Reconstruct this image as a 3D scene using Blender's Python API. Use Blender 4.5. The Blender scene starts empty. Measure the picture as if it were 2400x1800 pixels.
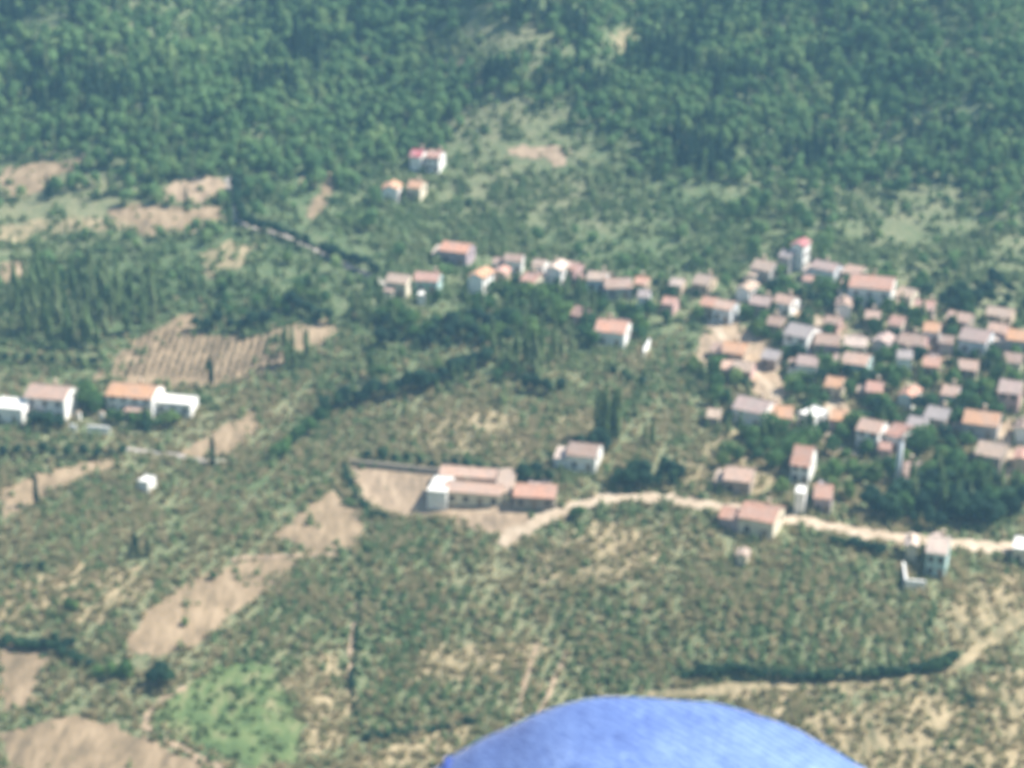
import bpy, bmesh, math, random
import numpy as np
from mathutils import Vector, Matrix

# ------------------------------------------------------------------ camera, sky, sun, exposure
SC = bpy.context.scene
COL = SC.collection
RAD = math.radians
CAM_Z = 187.0
PITCH = 22.0
HFOV = 28.0
FOC = 1200.0 / math.tan(RAD(HFOV / 2))          # focal length in pixels of the 2400 px wide photograph

cam_data = bpy.data.cameras.new('camera')
cam = bpy.data.objects.new('camera', cam_data)
COL.objects.link(cam)
cam.location = (0, 0, CAM_Z)
cam.rotation_euler = (RAD(90 - PITCH), 0, 0)
cam_data.sensor_width = 36.0
cam_data.angle = RAD(HFOV)
cam_data.clip_start = 0.05
cam_data.clip_end = 6000
cam_data.dof.use_dof = True                      # small, soft lens set to a near distance
cam_data.dof.focus_distance = 1.25
cam_data.dof.aperture_fstop = 18.0
SC.camera = cam

SUN_AZ = 76.0      # degrees clockwise from +Y
SUN_EL = 49.0
world = bpy.data.worlds.new('World')
SC.world = world
world.use_nodes = True
wn = world.node_tree.nodes
wl = world.node_tree.links
for n in list(wn):
    wn.remove(n)
sky = wn.new('ShaderNodeTexSky')
sky.sky_type = 'NISHITA'
sky.sun_disc = False
sky.sun_elevation = RAD(SUN_EL)
sky.sun_rotation = RAD(SUN_AZ)
sky.air_density = 1.2
sky.dust_density = 1.0
bg = wn.new('ShaderNodeBackground')
bg.inputs['Strength'].default_value = 0.08
wo = wn.new('ShaderNodeOutputWorld')
wl.new(sky.outputs[0], bg.inputs[0])
wl.new(bg.outputs[0], wo.inputs[0])

sd = bpy.data.lights.new('sun', 'SUN')
sd.energy = 5.0
sd.angle = RAD(0.6)
sd.color = (1.0, 0.945, 0.86)
sun = bpy.data.objects.new('sun', sd)
COL.objects.link(sun)
sdir = Vector((math.cos(RAD(SUN_EL)) * math.sin(RAD(SUN_AZ)), math.cos(RAD(SUN_EL)) * math.cos(RAD(SUN_AZ)), math.sin(RAD(SUN_EL))))
sun.rotation_euler = sdir.to_track_quat('Z', 'Y').to_euler()
sun.location = (300, 300, 400)

SC.view_settings.view_transform = 'Standard'
SC.view_settings.look = 'None'
SC.view_settings.gamma = 1.0
SC.view_settings.exposure = 1.0
SC.view_settings.use_curve_mapping = False
SC.render.engine = 'CYCLES'
SC.cycles.use_denoising = True
SC.cycles.max_bounces = 6
SC.cycles.diffuse_bounces = 3
SC.cycles.transmission_bounces = 2
SC.cycles.volume_bounces = 1
SC.cycles.use_adaptive_sampling = True
SC.cycles.adaptive_threshold = 0.02

random.seed(11)
RNG = np.random.default_rng(11)
DS = 2400.0 / 2212.0                              # reading scale used for the landscape tables

# ------------------------------------------------------------------ noise and terrain
def _hash(ix, iy, seed):
    h = (ix.astype(np.int64) * 374761393 + iy.astype(np.int64) * 668265263 + seed * 1442695041) & 0xFFFFFFFF
    h = ((h ^ (h >> 13)) * 1274126177) & 0xFFFFFFFF
    return ((h ^ (h >> 16)) & 0xFFFF) / 65535.0

def vnoise(x, y, seed=0):
    x = np.asarray(x, float); y = np.asarray(y, float)
    ix = np.floor(x); iy = np.floor(y)
    fx = x - ix; fy = y - iy
    fx = fx * fx * (3 - 2 * fx); fy = fy * fy * (3 - 2 * fy)
    a = _hash(ix, iy, seed); b = _hash(ix + 1, iy, seed)
    c = _hash(ix, iy + 1, seed); d = _hash(ix + 1, iy + 1, seed)
    return (a * (1 - fx) + b * fx) * (1 - fy) + (c * (1 - fx) + d * fx) * fy

def fbm(x, y, seed=0, octs=3):
    s = 0; a = 0.5; t = 0
    for o in range(octs):
        s = s + a * vnoise(x, y, seed + o * 17); t += a
        x = x * 2.03 + 5.1; y = y * 2.03 + 2.7; a *= 0.5
    return s / t

PY = np.array([-1500, -700, -250, -50, -8, -2.5, -0.3, 0.15, 0.7, 2.0, 10, 50, 120, 200, 260, 315, 380, 464, 560, 640, 720, 800, 1000, 1300, 1700], float)
PZ = np.array([190, 215, 225, 203, 189, 187.2, 186.36, 186.3, 186.1, 185.0, 178, 143, 84, 24, -6, -15.5, -9, 0, 10, 31, 59, 92, 180, 262, 250], float)
_sec = np.diff(PZ) / np.diff(PY)
PM = np.zeros_like(PZ)
for i in range(1, len(PZ) - 1):
    if _sec[i - 1] * _sec[i] > 0:
        PM[i] = 2 * _sec[i - 1] * _sec[i] / (_sec[i - 1] + _sec[i])
PM[0] = _sec[0]; PM[-1] = _sec[-1]

def profile(y):
    y = np.clip(np.asarray(y, float), PY[0], PY[-1])
    k = np.clip(np.searchsorted(PY, y) - 1, 0, len(PY) - 2)
    h = PY[k + 1] - PY[k]
    t = (y - PY[k]) / h
    return ((2 * t ** 3 - 3 * t ** 2 + 1) * PZ[k] + (t ** 3 - 2 * t ** 2 + t) * h * PM[k]
            + (-2 * t ** 3 + 3 * t ** 2) * PZ[k + 1] + (t ** 3 - t ** 2) * h * PM[k + 1])

def sstep(a, b, v):
    t = np.clip((v - a) / (b - a), 0, 1)
    return t * t * (3 - 2 * t)

def height(x, y):
    x = np.asarray(x, float); y = np.asarray(y, float)
    z = profile(y)
    m = sstep(60, 260, y)
    hill = sstep(570, 720, y)
    z = z + m * (2.2 * np.sin(x * 0.021 + 0.6) * np.sin(y * 0.017 + 1.1) + 1.2 * np.sin(x * 0.047 + y * 0.031))
    z = z + m * 0.9 * (fbm(x / 26.0, y / 26.0, 3) - 0.5) * 2
    # gullies and spurs running down the wooded hillside
    z = z + hill * (10.5 * np.sin((x + 0.55 * (y - 640)) * 0.045 + 0.9) + 5.5 * np.sin((x - 0.35 * (y - 640)) * 0.083 + 2.0))
    z = z + hill * 5.0 * (fbm(x / 60.0, y / 60.0, 9) - 0.5) * 2
    z = z + m * 0.02 * np.clip(np.abs(x) - 260, 0, 900) * 0.9
    return z

CP, SP = math.cos(RAD(PITCH)), math.sin(RAD(PITCH))

def ground_at(px, py, iters=9):
    """photo pixel (2400x1800) -> point on the terrain"""
    px = np.atleast_1d(np.asarray(px, float)); py = np.atleast_1d(np.asarray(py, float))
    a = (px - 1200) / FOC; b = (py - 900) / FOC
    d = np.stack([a, CP - b * SP * 1.0, -SP - b * CP], 1)
    # forward + right*a - up*b ; up = (0, SP, CP)
    d = np.stack([a, CP - b * SP, -SP - b * CP], 1)
    t = np.full(len(px), 250.0)
    done = np.zeros(len(px), bool)
    for _ in range(120):
        p = d * t[:, None]
        below = (CAM_Z + p[:, 2]) < height(p[:, 0], p[:, 1])
        done |= below
        t = np.where(done, t, t + 9.0)
        if done.all():
            break
    lo = t - 9.0; hi = t
    for _ in range(iters + 5):
        mid = (lo + hi) / 2
        p = d * mid[:, None]
        below = (CAM_Z + p[:, 2]) < height(p[:, 0], p[:, 1])
        hi = np.where(below, mid, hi); lo = np.where(below, lo, mid)
    p = d * hi[:, None]
    return np.stack([p[:, 0], p[:, 1], height(p[:, 0], p[:, 1])], 1), hi

def at(px, py):
    p, t = ground_at([px], [py])
    return Vector(p[0]), t[0] / FOC               # point, metres per photo pixel

def project(x, y, z):
    """world -> reading coordinates (2212 wide)"""
    dz = z - CAM_Z
    f = y * CP - dz * SP
    u = y * SP + dz * CP
    return (1200 + FOC * x / f) / DS, (900 - FOC * u / f) / DS

def dpts(l):
    a = np.array(l, float) * DS
    return ground_at(a[:, 0], a[:, 1])[0]

# ------------------------------------------------------------------ materials
def nmat(name):
    m = bpy.data.materials.new(name)
    m.use_nodes = True
    nt = m.node_tree
    b = nt.nodes['Principled BSDF']
    b.inputs['Roughness'].default_value = 0.85
    b.inputs['Specular IOR Level'].default_value = 0.25
    return m, nt, b

def ramp(nt, stops, interp='LINEAR'):
    r = nt.nodes.new('ShaderNodeValToRGB')
    r.color_ramp.interpolation = interp
    els = r.color_ramp.elements
    while len(els) < len(stops):
        els.new(0.5)
    for e, (p, c) in zip(els, stops):
        e.position = p
        e.color = (c[0], c[1], c[2], 1)
    return r

def noise(nt, scale, detail=4, rough=0.6, coord=None, vec=None):
    n = nt.nodes.new('ShaderNodeTexNoise')
    n.inputs['Scale'].default_value = scale
    n.inputs['Detail'].default_value = detail
    n.inputs['Roughness'].default_value = rough
    if vec is not None:
        nt.links.new(vec, n.inputs['Vector'])
    return n

def mixc(nt, fac, a, b, mode='MIX'):
    m = nt.nodes.new('ShaderNodeMix')
    m.data_type = 'RGBA'
    m.blend_type = mode
    for sock, v in ((m.inputs[0], fac), (m.inputs[6], a), (m.inputs[7], b)):
        if hasattr(v, 'links') or hasattr(v, 'is_output'):
            nt.links.new(v, sock)
        elif isinstance(v, (int, float)):
            sock.default_value = v
        else:
            sock.default_value = (v[0], v[1], v[2], 1)
    return m.outputs[2]

def math_n(nt, op, a, b=None, clamp=False):
    m = nt.nodes.new('ShaderNodeMath')
    m.operation = op
    m.use_clamp = clamp
    for i, v in enumerate((a, b)):
        if v is None:
            continue
        if isinstance(v, (int, float)):
            m.inputs[i].default_value = v
        else:
            nt.links.new(v, m.inputs[i])
    return m.outputs[0]

def bump(nt, b, h, strength=0.5, dist=0.1):
    bp = nt.nodes.new('ShaderNodeBump')
    bp.inputs['Strength'].default_value = strength
    bp.inputs['Distance'].default_value = dist
    nt.links.new(h, bp.inputs['Height'])
    nt.links.new(bp.outputs[0], b.inputs['Normal'])

def ground_material():
    m, nt, b = nmat('hill_ground')
    geo = nt.nodes.new('ShaderNodeNewGeometry')
    att = nt.nodes.new('ShaderNodeAttribute')
    att.attribute_name = 'dry'
    n1 = noise(nt, 0.06, 6, 0.65, vec=geo.outputs['Position'])
    n2 = noise(nt, 0.9, 5, 0.7, vec=geo.outputs['Position'])
    n3 = noise(nt, 0.22, 3, 0.6, vec=geo.outputs['Position'])
    green = ramp(nt, [(0.25, (0.045, 0.085, 0.035)), (0.5, (0.085, 0.13, 0.055)), (0.75, (0.15, 0.17, 0.08))])
    nt.links.new(n2.outputs[0], green.inputs[0])
    dry = ramp(nt, [(0.25, (0.10, 0.115, 0.06)), (0.5, (0.19, 0.195, 0.105)), (0.78, (0.38, 0.33, 0.19))])
    nt.links.new(n2.outputs[0], dry.inputs[0])
    v = math_n(nt, 'ADD', math_n(nt, 'MULTIPLY', math_n(nt, 'SUBTRACT', n1.outputs[0], 0.5), 2.0),
               math_n(nt, 'MULTIPLY', math_n(nt, 'SUBTRACT', n3.outputs[0], 0.5), 1.6))
    f = math_n(nt, 'ADD', v, att.outputs['Fac'], True)
    c = mixc(nt, f, green.outputs[0], dry.outputs[0])
    nt.links.new(c, b.inputs['Base Color'])
    bump(nt, b, n2.outputs[0], 0.6, 0.5)
    return m

def soil_material(name, c1, c2, c3, streak=(1, 0.25), scale=0.5):
    m, nt, b = nmat(name)
    geo = nt.nodes.new('ShaderNodeNewGeometry')
    mp = nt.nodes.new('ShaderNodeMapping')
    mp.inputs['Scale'].default_value = (streak[0], streak[1], 1)
    mp.inputs['Rotation'].default_value = (0, 0, 0.25)
    nt.links.new(geo.outputs['Position'], mp.inputs[0])
    n1 = noise(nt, scale, 6, 0.7, vec=mp.outputs[0])
    n2 = noise(nt, 0.07, 3, 0.5, vec=geo.outputs['Position'])
    s = math_n(nt, 'ADD', math_n(nt, 'MULTIPLY', n1.outputs[0], 0.7), math_n(nt, 'MULTIPLY', n2.outputs[0], 0.35))
    r = ramp(nt, [(0.40, c1), (0.52, c2), (0.64, c3)])
    nt.links.new(s, r.inputs[0])
    nt.links.new(r.outputs[0], b.inputs['Base Color'])
    bump(nt, b, n1.outputs[0], 0.5, 0.3)
    return m

def leaf_material(name, stops, trans=0.38):
    m, nt, b = nmat(name)
    oi = nt.nodes.new('ShaderNodeObjectInfo')
    geo = nt.nodes.new('ShaderNodeNewGeometry')
    s = math_n(nt, 'ADD', math_n(nt, 'MULTIPLY', oi.outputs['Random'], 0.72), math_n(nt, 'MULTIPLY', geo.outputs['Random Per Island'], 0.28))
    r = ramp(nt, stops)
    nt.links.new(s, r.inputs[0])
    nt.links.new(r.outputs[0], b.inputs['Base Color'])
    tr = nt.nodes.new('ShaderNodeBsdfTranslucent')
    nt.links.new(r.outputs[0], tr.inputs['Color'])
    mx = nt.nodes.new('ShaderNodeMixShader')
    mx.inputs[0].default_value = trans
    nt.links.new(b.outputs[0], mx.inputs[1])
    nt.links.new(tr.outputs[0], mx.inputs[2])
    nt.links.new(mx.outputs[0], nt.nodes['Material Output'].inputs[0])
    return m

def paint(name, col, var=0.25, scale=0.9, rough=0.9):
    m, nt, b = nmat(name)
    tc = nt.nodes.new('ShaderNodeTexCoord')
    oi = nt.nodes.new('ShaderNodeObjectInfo')
    va = nt.nodes.new('ShaderNodeVectorMath'); va.operation = 'ADD'
    nt.links.new(tc.outputs['Object'], va.inputs[0]); nt.links.new(oi.outputs['Location'], va.inputs[1])
    n = noise(nt, scale, 6, 0.7, vec=va.outputs[0])
    r = ramp(nt, [(0.3, tuple(c * (1 - var) for c in col)), (0.55, col), (0.8, tuple(min(1, c * (1 + var * 0.5)) for c in col))])
    nt.links.new(n.outputs[0], r.inputs[0])
    nt.links.new(r.outputs[0], b.inputs['Base Color'])
    b.inputs['Roughness'].default_value = rough
    return m

def tile_material(name, col):
    m, nt, b = nmat(name)
    tc = nt.nodes.new('ShaderNodeTexCoord')
    oi = nt.nodes.new('ShaderNodeObjectInfo')
    va = nt.nodes.new('ShaderNodeVectorMath'); va.operation = 'ADD'
    nt.links.new(tc.outputs['Object'], va.inputs[0]); nt.links.new(oi.outputs['Location'], va.inputs[1])
    n = noise(nt, 1.3, 6, 0.75, vec=va.outputs[0])
    w = nt.nodes.new('ShaderNodeTexWave')
    w.wave_type = 'BANDS'; w.bands_direction = 'X'
    w.inputs['Scale'].default_value = 1.3
    w.inputs['Distortion'].default_value = 0.6
    nt.links.new(tc.outputs['Object'], w.inputs['Vector'])
    dk = tuple(c * 0.55 for c in col); lt = tuple(min(1, c * 1.3 + 0.02) for c in col)
    r = ramp(nt, [(0.34, dk), (0.5, col), (0.68, lt)])
    s = math_n(nt, 'ADD', math_n(nt, 'MULTIPLY', n.outputs[0], 0.82), math_n(nt, 'MULTIPLY', w.outputs[0], 0.18))
    nt.links.new(s, r.inputs[0])
    n9 = noise(nt, 0.35, 3, 0.6, vec=va.outputs[0])
    lich = ramp(nt, [(0.40, (0, 0, 0)), (0.66, (1, 1, 1))])
    nt.links.new(n9.outputs[0], lich.inputs[0])
    c1 = mixc(nt, math_n(nt, 'MULTIPLY', lich.outputs[0], 0.45), r.outputs[0], (0.36, 0.32, 0.29))
    c2 = mixc(nt, math_n(nt, 'MULTIPLY', oi.outputs['Random'], 0.38), c1, (0.30, 0.22, 0.19))
    nt.links.new(c2, b.inputs['Base Color'])
    bump(nt, b, w.outputs[0], 0.6, 0.06)
    return m

M = {}
M['ground'] = ground_material()
M['soil'] = soil_material('dry_soil', (0.15, 0.115, 0.07), (0.26, 0.19, 0.115), (0.37, 0.275, 0.175))
M['soil_pale'] = soil_material('pale_soil', (0.22, 0.165, 0.11), (0.34, 0.25, 0.165), (0.47, 0.355, 0.24))
M['straw'] = soil_material('straw_field', (0.12, 0.115, 0.06), (0.27, 0.22, 0.125), (0.43, 0.34, 0.205))
M['meadow'] = soil_material('green_meadow', (0.06, 0.10, 0.04), (0.115, 0.165, 0.06), (0.25, 0.23, 0.12), (1, 0.5), 0.3)
M['road'] = soil_material('dirt_road', (0.30, 0.23, 0.155), (0.43, 0.335, 0.235), (0.56, 0.455, 0.335), (1, 1), 0.4)
M['grey_road'] = soil_material('grey_track', (0.20, 0.18, 0.15), (0.33, 0.29, 0.25), (0.48, 0.43, 0.37), (1, 1), 0.4)
M['oak'] = leaf_material('oak_leaves', [(0.0, (0.035, 0.10, 0.04)), (0.4, (0.075, 0.17, 0.055)), (0.75, (0.13, 0.24, 0.07)), (1.0, (0.21, 0.27, 0.085))])
M['dark_leaf'] = leaf_material('dark_leaves', [(0.0, (0.02, 0.06, 0.042)), (0.6, (0.036, 0.095, 0.05)), (1.0, (0.07, 0.14, 0.055))])
M['poplar'] = leaf_material('poplar_leaves', [(0.0, (0.11, 0.20, 0.08)), (0.5, (0.20, 0.29, 0.12)), (1.0, (0.33, 0.38, 0.21))], 0.45)
def scrub_material(name, stops, k=0.045):
    m = leaf_material(name, stops, 0.3)
    nt = m.node_tree
    geo = nt.nodes.new('ShaderNodeNewGeometry')
    n1 = noise(nt, k, 4, 0.6, vec=geo.outputs['Position'])
    rp = [x for x in nt.nodes if x.type == 'VALTORGB'][0]
    old = rp.inputs[0].links[0].from_socket
    v = math_n(nt, 'ADD', math_n(nt, 'MULTIPLY', old, 0.5), math_n(nt, 'MULTIPLY', math_n(nt, 'SUBTRACT', n1.outputs[0], 0.25), 1.0), True)
    nt.links.new(v, rp.inputs[0])
    return m
M['scrub'] = scrub_material('scrub_leaves', [(0.0, (0.065, 0.15, 0.06)), (0.35, (0.13, 0.21, 0.085)), (0.6, (0.20, 0.255, 0.115)), (0.8, (0.26, 0.29, 0.145)), (1.0, (0.33, 0.335, 0.19))])
M['wood_leaf'] = scrub_material('woodland_leaves', [(0.0, (0.055, 0.145, 0.065)), (0.3, (0.125, 0.24, 0.09)), (0.55, (0.20, 0.335, 0.13)), (0.8, (0.32, 0.42, 0.17)), (1.0, (0.38, 0.37, 0.22))], 0.035)
M['orchard_leaf'] = scrub_material('orchard_leaves', [(0.0, (0.07, 0.15, 0.065)), (0.45, (0.13, 0.21, 0.09)), (0.8, (0.20, 0.26, 0.12)), (1.0, (0.30, 0.29, 0.17))], 0.06)
M['dry_tuft'] = leaf_material('dry_stalks', [(0.0, (0.22, 0.25, 0.12)), (0.5, (0.42, 0.38, 0.22)), (1.0, (0.62, 0.51, 0.33))], 0.5)
M['vine'] = leaf_material('vine_leaves', [(0.0, (0.11, 0.09, 0.06)), (0.6, (0.17, 0.15, 0.09)), (1.0, (0.25, 0.20, 0.13))])
M['bark'] = paint('bark', (0.12, 0.09, 0.07), 0.4, 4)
M['pale_bark'] = paint('pale_bark', (0.34, 0.32, 0.27), 0.4, 4)

WALLS = dict(white=(0.84, 0.82, 0.78), cream=(0.70, 0.62, 0.48), grey=(0.42, 0.40, 0.39), stone=(0.36, 0.30, 0.25),
             tan=(0.52, 0.41, 0.30), rose=(0.55, 0.36, 0.33), teal=(0.42, 0.56, 0.54), mauve=(0.40, 0.32, 0.34), pale=(0.64, 0.66, 0.68))
ROOFS = dict(salmon=(0.58, 0.30, 0.20), orange=(0.62, 0.33, 0.17), pink=(0.57, 0.37, 0.27), rose=(0.52, 0.28, 0.21), tan=(0.50, 0.37, 0.27),
             brown=(0.36, 0.24, 0.18), mauve=(0.44, 0.32, 0.28), grey=(0.38, 0.34, 0.33), crimson=(0.46, 0.12, 0.13), pale=(0.66, 0.52, 0.43), white=(0.78, 0.75, 0.69))
for k, c in WALLS.items():
    M['w_' + k] = paint(k + '_plaster', c, 0.22, 0.8)
for k, c in ROOFS.items():
    M['r_' + k] = tile_material(k + '_tiles', c)
M['r_white'] = paint('white_roof', ROOFS['white'], 0.2)
M['pane'] = paint('window_glass', (0.03, 0.04, 0.05), 0.2, 1, 0.15)
M['joinery'] = paint('painted_joinery', (0.30, 0.22, 0.16), 0.3, 2)
M['fieldstone'] = paint('field_stone', (0.42, 0.36, 0.29), 0.4, 1.5)

# ------------------------------------------------------------------ object helpers
def add(name, data, parent=None, loc=(0, 0, 0), rz=0.0):
    o = bpy.data.objects.new(name, data)
    COL.objects.link(o)
    o.location = loc
    o.rotation_euler = (0, 0, rz)
    if parent is not None:
        o.parent = parent
    return o

def tag(o, label=None, cat=None, group=None, kind=None):
    if label: o['label'] = label
    if cat: o['category'] = cat
    if group: o['group'] = group
    if kind: o['kind'] = kind
    return o

def mesh(name, v, f, mat, smooth=False):
    me = bpy.data.meshes.new(name)
    me.from_pydata([tuple(p) for p in v], [], [tuple(p) for p in f])
    if mat is not None:
        me.materials.append(mat)
    if smooth:
        me.polygons.foreach_set('use_smooth', [True] * len(me.polygons))
    me.update()
    return me

def quad_mesh(name, V, F, mat, smooth=False):
    """numpy vertices (n,3) and quads (m,4)"""
    me = bpy.data.meshes.new(name)
    me.vertices.add(len(V)); me.vertices.foreach_set('co', np.asarray(V, np.float32).ravel())
    F = np.asarray(F, np.int32)
    me.loops.add(F.size); me.loops.foreach_set('vertex_index', F.ravel())
    me.polygons.add(len(F)); me.polygons.foreach_set('loop_start', np.arange(0, F.size, 4, dtype=np.int32))
    me.update(calc_edges=True)
    if smooth:
        me.polygons.foreach_set('use_smooth', np.ones(len(F), bool))
    me.materials.append(mat)
    me.validate()
    return me

class MB:
    def __init__(s):
        s.v = []; s.f = []
    def box(s, x0, x1, y0, y1, z0, z1):
        n = len(s.v)
        s.v += [(x0, y0, z0), (x1, y0, z0), (x1, y1, z0), (x0, y1, z0), (x0, y0, z1), (x1, y0, z1), (x1, y1, z1), (x0, y1, z1)]
        s.f += [tuple(n + i for i in q) for q in ((3, 2, 1, 0), (4, 5, 6, 7), (0, 1, 5, 4), (1, 2, 6, 5), (2, 3, 7, 6), (3, 0, 4, 7))]
        return s
    def hexa(s, p):
        n = len(s.v); s.v += [tuple(q) for q in p]
        s.f += [tuple(n + i for i in q) for q in ((3, 2, 1, 0), (4, 5, 6, 7), (0, 1, 5, 4), (1, 2, 6, 5), (2, 3, 7, 6), (3, 0, 4, 7))]
        return s
    def tube(s, pts, rad, seg=7, cap=True):
        n0 = len(s.v)
        pts = [Vector(p) for p in pts]
        for i, p in enumerate(pts):
            d = (pts[min(i + 1, len(pts) - 1)] - pts[max(i - 1, 0)]).normalized()
            a = d.orthogonal().normalized(); b = d.cross(a)
            for k in range(seg):
                t = 2 * math.pi * k / seg
                s.v.append(tuple(p + (a * math.cos(t) + b * math.sin(t)) * rad[i]))
        for i in range(len(pts) - 1):
            for k in range(seg):
                a0 = n0 + i * seg + k; a1 = n0 + i * seg + (k + 1) % seg
                s.f.append((a0, a1, a1 + seg, a0 + seg))
        if cap:
            s.f.append(tuple(n0 + k for k in range(seg))[::-1])
            s.f.append(tuple(n0 + (len(pts) - 1) * seg + k for k in range(seg)))
        return s
    def mesh(s, name, mat, smooth=False):
        return mesh(name, s.v, s.f, mat, smooth)

def inside(poly, x, y):
    x = np.asarray(x, float); y = np.asarray(y, float)
    r = np.zeros(x.shape, bool)
    n = len(poly)
    for i in range(n):
        x1, y1 = poly[i][0], poly[i][1]; x2, y2 = poly[(i + 1) % n][0], poly[(i + 1) % n][1]
        c = (y1 > y) != (y2 > y)
        xi = (x2 - x1) * (y - y1) / ((y2 - y1) if y2 != y1 else 1e-9) + x1
        r ^= c & (x < xi)
    return r

# ------------------------------------------------------------------ landscape tables (reading coordinates)
FIELDS = [  # name, material, polygon, lift
    ('ploughed_field', 'soil', [(205, 820), (258, 762), (338, 708), (394, 678), (430, 684), (418, 714), (470, 728), (560, 725), (640, 698), (712, 688), (728, 722), (660, 764), (580, 806), (480, 832), (330, 846)]),
    ('dry_field', 'soil_pale', [(343, 418), (372, 394), (430, 384), (478, 384), (494, 412), (480, 432), (420, 440), (355, 436)]),
    ('dry_field', 'soil', [(375, 990), (430, 955), (500, 905), (548, 884), (566, 905), (556, 935), (500, 975), (450, 996)]),
    ('dry_field', 'soil', [(0, 1130), (0, 1062), (90, 1022), (180, 1002), (258, 994), (268, 1006), (150, 1046), (60, 1098)]),
    ('dry_field', 'soil', [(590, 1160), (650, 1105), (722, 1056), (760, 1088), (796, 1142), (748, 1192), (660, 1192)]),
    ('dry_field', 'soil', [(262, 1398), (320, 1320), (400, 1258), (520, 1214), (650, 1208), (610, 1252), (520, 1320), (430, 1392), (340, 1424)]),
    ('dry_field', 'straw', [(150, 1340), (230, 1280), (330, 1232), (380, 1236), (300, 1290), (210, 1352)]),
    ('ploughed_field', 'soil', [(0, 1382), (50, 1388), (108, 1412), (84, 1480), (50, 1532), (0, 1560)]),
    ('ploughed_field', 'soil', [(0, 1588), (70, 1560), (160, 1545), (262, 1570), (330, 1600), (430, 1648), (520, 1700), (0, 1700)]),
    ('meadow', 'meadow', [(326, 1552), (380, 1500), (450, 1452), (540, 1430), (590, 1440), (620, 1500), (652, 1590), (640, 1640), (560, 1664), (470, 1632), (385, 1592)]),
    ('dry_field', 'soil', [(0, 372), (60, 352), (130, 350), (190, 338), (196, 350), (150, 372), (60, 420), (0, 430)]),
    ('dry_field', 'straw', [(0, 492), (90, 474), (200, 470), (300, 480), (280, 500), (150, 498), (60, 520), (0, 528)]),
    ('dry_field', 'soil', [(0, 566), (40, 560), (66, 574), (40, 606), (0, 622)]),
    ('yard', 'soil_pale', [(756, 1012), (770, 1003), (860, 1016), (950, 1022), (1050, 1040), (1106, 1052), (1150, 1110), (1110, 1166), (1060, 1156), (975, 1118), (900, 1112), (832, 1112), (785, 1078)]),
    ('dry_field', 'straw', [(1240, 1010), (1180, 940), (1250, 890), (1285, 900), (1290, 950), (1270, 990)]),
    ('dry_field', 'soil_pale', [(1095, 322), (1150, 314), (1225, 320), (1222, 352), (1190, 362), (1180, 342), (1100, 336)]),
    ('dry_field', 'soil_pale', [(962, 134), (985, 122), (1016, 128), (1010, 142), (975, 146)]),
    ('dry_field', 'soil', [(660, 470), (700, 385), (722, 372), (716, 410), (690, 476)]),
    ('dry_field', 'soil_pale', [(640, 390), (665, 384), (690, 388), (680, 402), (648, 402)]),
    ('dry_field', 'straw', [(1320, 90), (1350, 60), (1385, 66), (1360, 110), (1330, 116)]),
    ('dry_field', 'straw', [(900, 905), (1010, 880), (1120, 905), (1170, 950), (1120, 990), (980, 985), (900, 950)]),
    ('dry_field', 'straw', [(1190, 1180), (1300, 1130), (1420, 1150), (1440, 1210), (1340, 1262), (1220, 1262), (1130, 1240)]),
    ('dry_field', 'straw', [(890, 1420), (960, 1392), (1060, 1388), (1160, 1392), (1180, 1424), (1080, 1460), (960, 1480), (900, 1470)]),
    ('dry_field', 'straw', [(630, 1470), (680, 1430), (740, 1420), (752, 1500), (764, 1590), (700, 1640), (660, 1600), (650, 1530)]),
    ('dry_field', 'straw', [(1560, 1530), (1700, 1520), (1860, 1530), (1990, 1500), (2120, 1470), (2260, 1440), (2300, 1700), (1900, 1700), (1800, 1620), (1700, 1560)]),
    ('dry_field', 'straw', [(0, 1250), (110, 1238), (240, 1225), (330, 1222), (230, 1270), (120, 1335), (0, 1350)]),
    ('dry_field', 'soil', [(230, 452), (300, 440), (400, 450), (480, 448), (496, 470), (420, 500), (330, 510), (240, 492)]),
    ('dry_field', 'straw', [(420, 560), (500, 520), (560, 530), (520, 580), (450, 600)]),
    ('dry_field', 'straw', [(2060, 1250), (2150, 1235), (2260, 1240), (2230, 1300), (2120, 1390), (2060, 1400), (2050, 1320)]),
    ('dry_field', 'straw', [(980, 1560), (1030, 1540), (1000, 1640), (940, 1700), (700, 1700), (760, 1640), (880, 1610)]),
    ('bare_ground', 'soil_pale', [(1600, 795), (1650, 800), (1700, 850), (1690, 885), (1650, 870), (1610, 830)]),
    ('bare_ground', 'soil_pale', [(1700, 650), (1760, 680), (1830, 700), (1840, 730), (1780, 735), (1720, 700)]),
    ('bare_ground', 'soil_pale', [(1960, 745), (2060, 740), (2090, 770), (2020, 785), (1960, 775)]),
    ('bare_ground', 'soil_pale', [(2140, 880), (2180, 900), (2230, 1060), (2190, 1060), (2160, 980)]),
    ('bare_ground', 'soil_pale', [(1500, 764), (1530, 690), (1590, 688), (1650, 738), (1684, 780), (1704, 862), (1680, 892), (1640, 862), (1590, 812), (1530, 802)]),
    ('bare_ground', 'soil_pale', [(1770, 852), (1800, 845), (1840, 880), (1830, 920), (1812, 960), (1850, 975), (1830, 992), (1780, 972), (1790, 920)]),
    ('dry_field', 'straw', [(1540, 945), (1600, 930), (1680, 960), (1690, 1020), (1640, 1060), (1530, 1066), (1480, 1060), (1500, 1000)]),
    ('dry_field', 'straw', [(1540, 1490), (1640, 1475), (1800, 1478), (1960, 1470), (2040, 1462), (1980, 1482), (1800, 1498), (1640, 1510), (1560, 1520)]),
]
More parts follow.
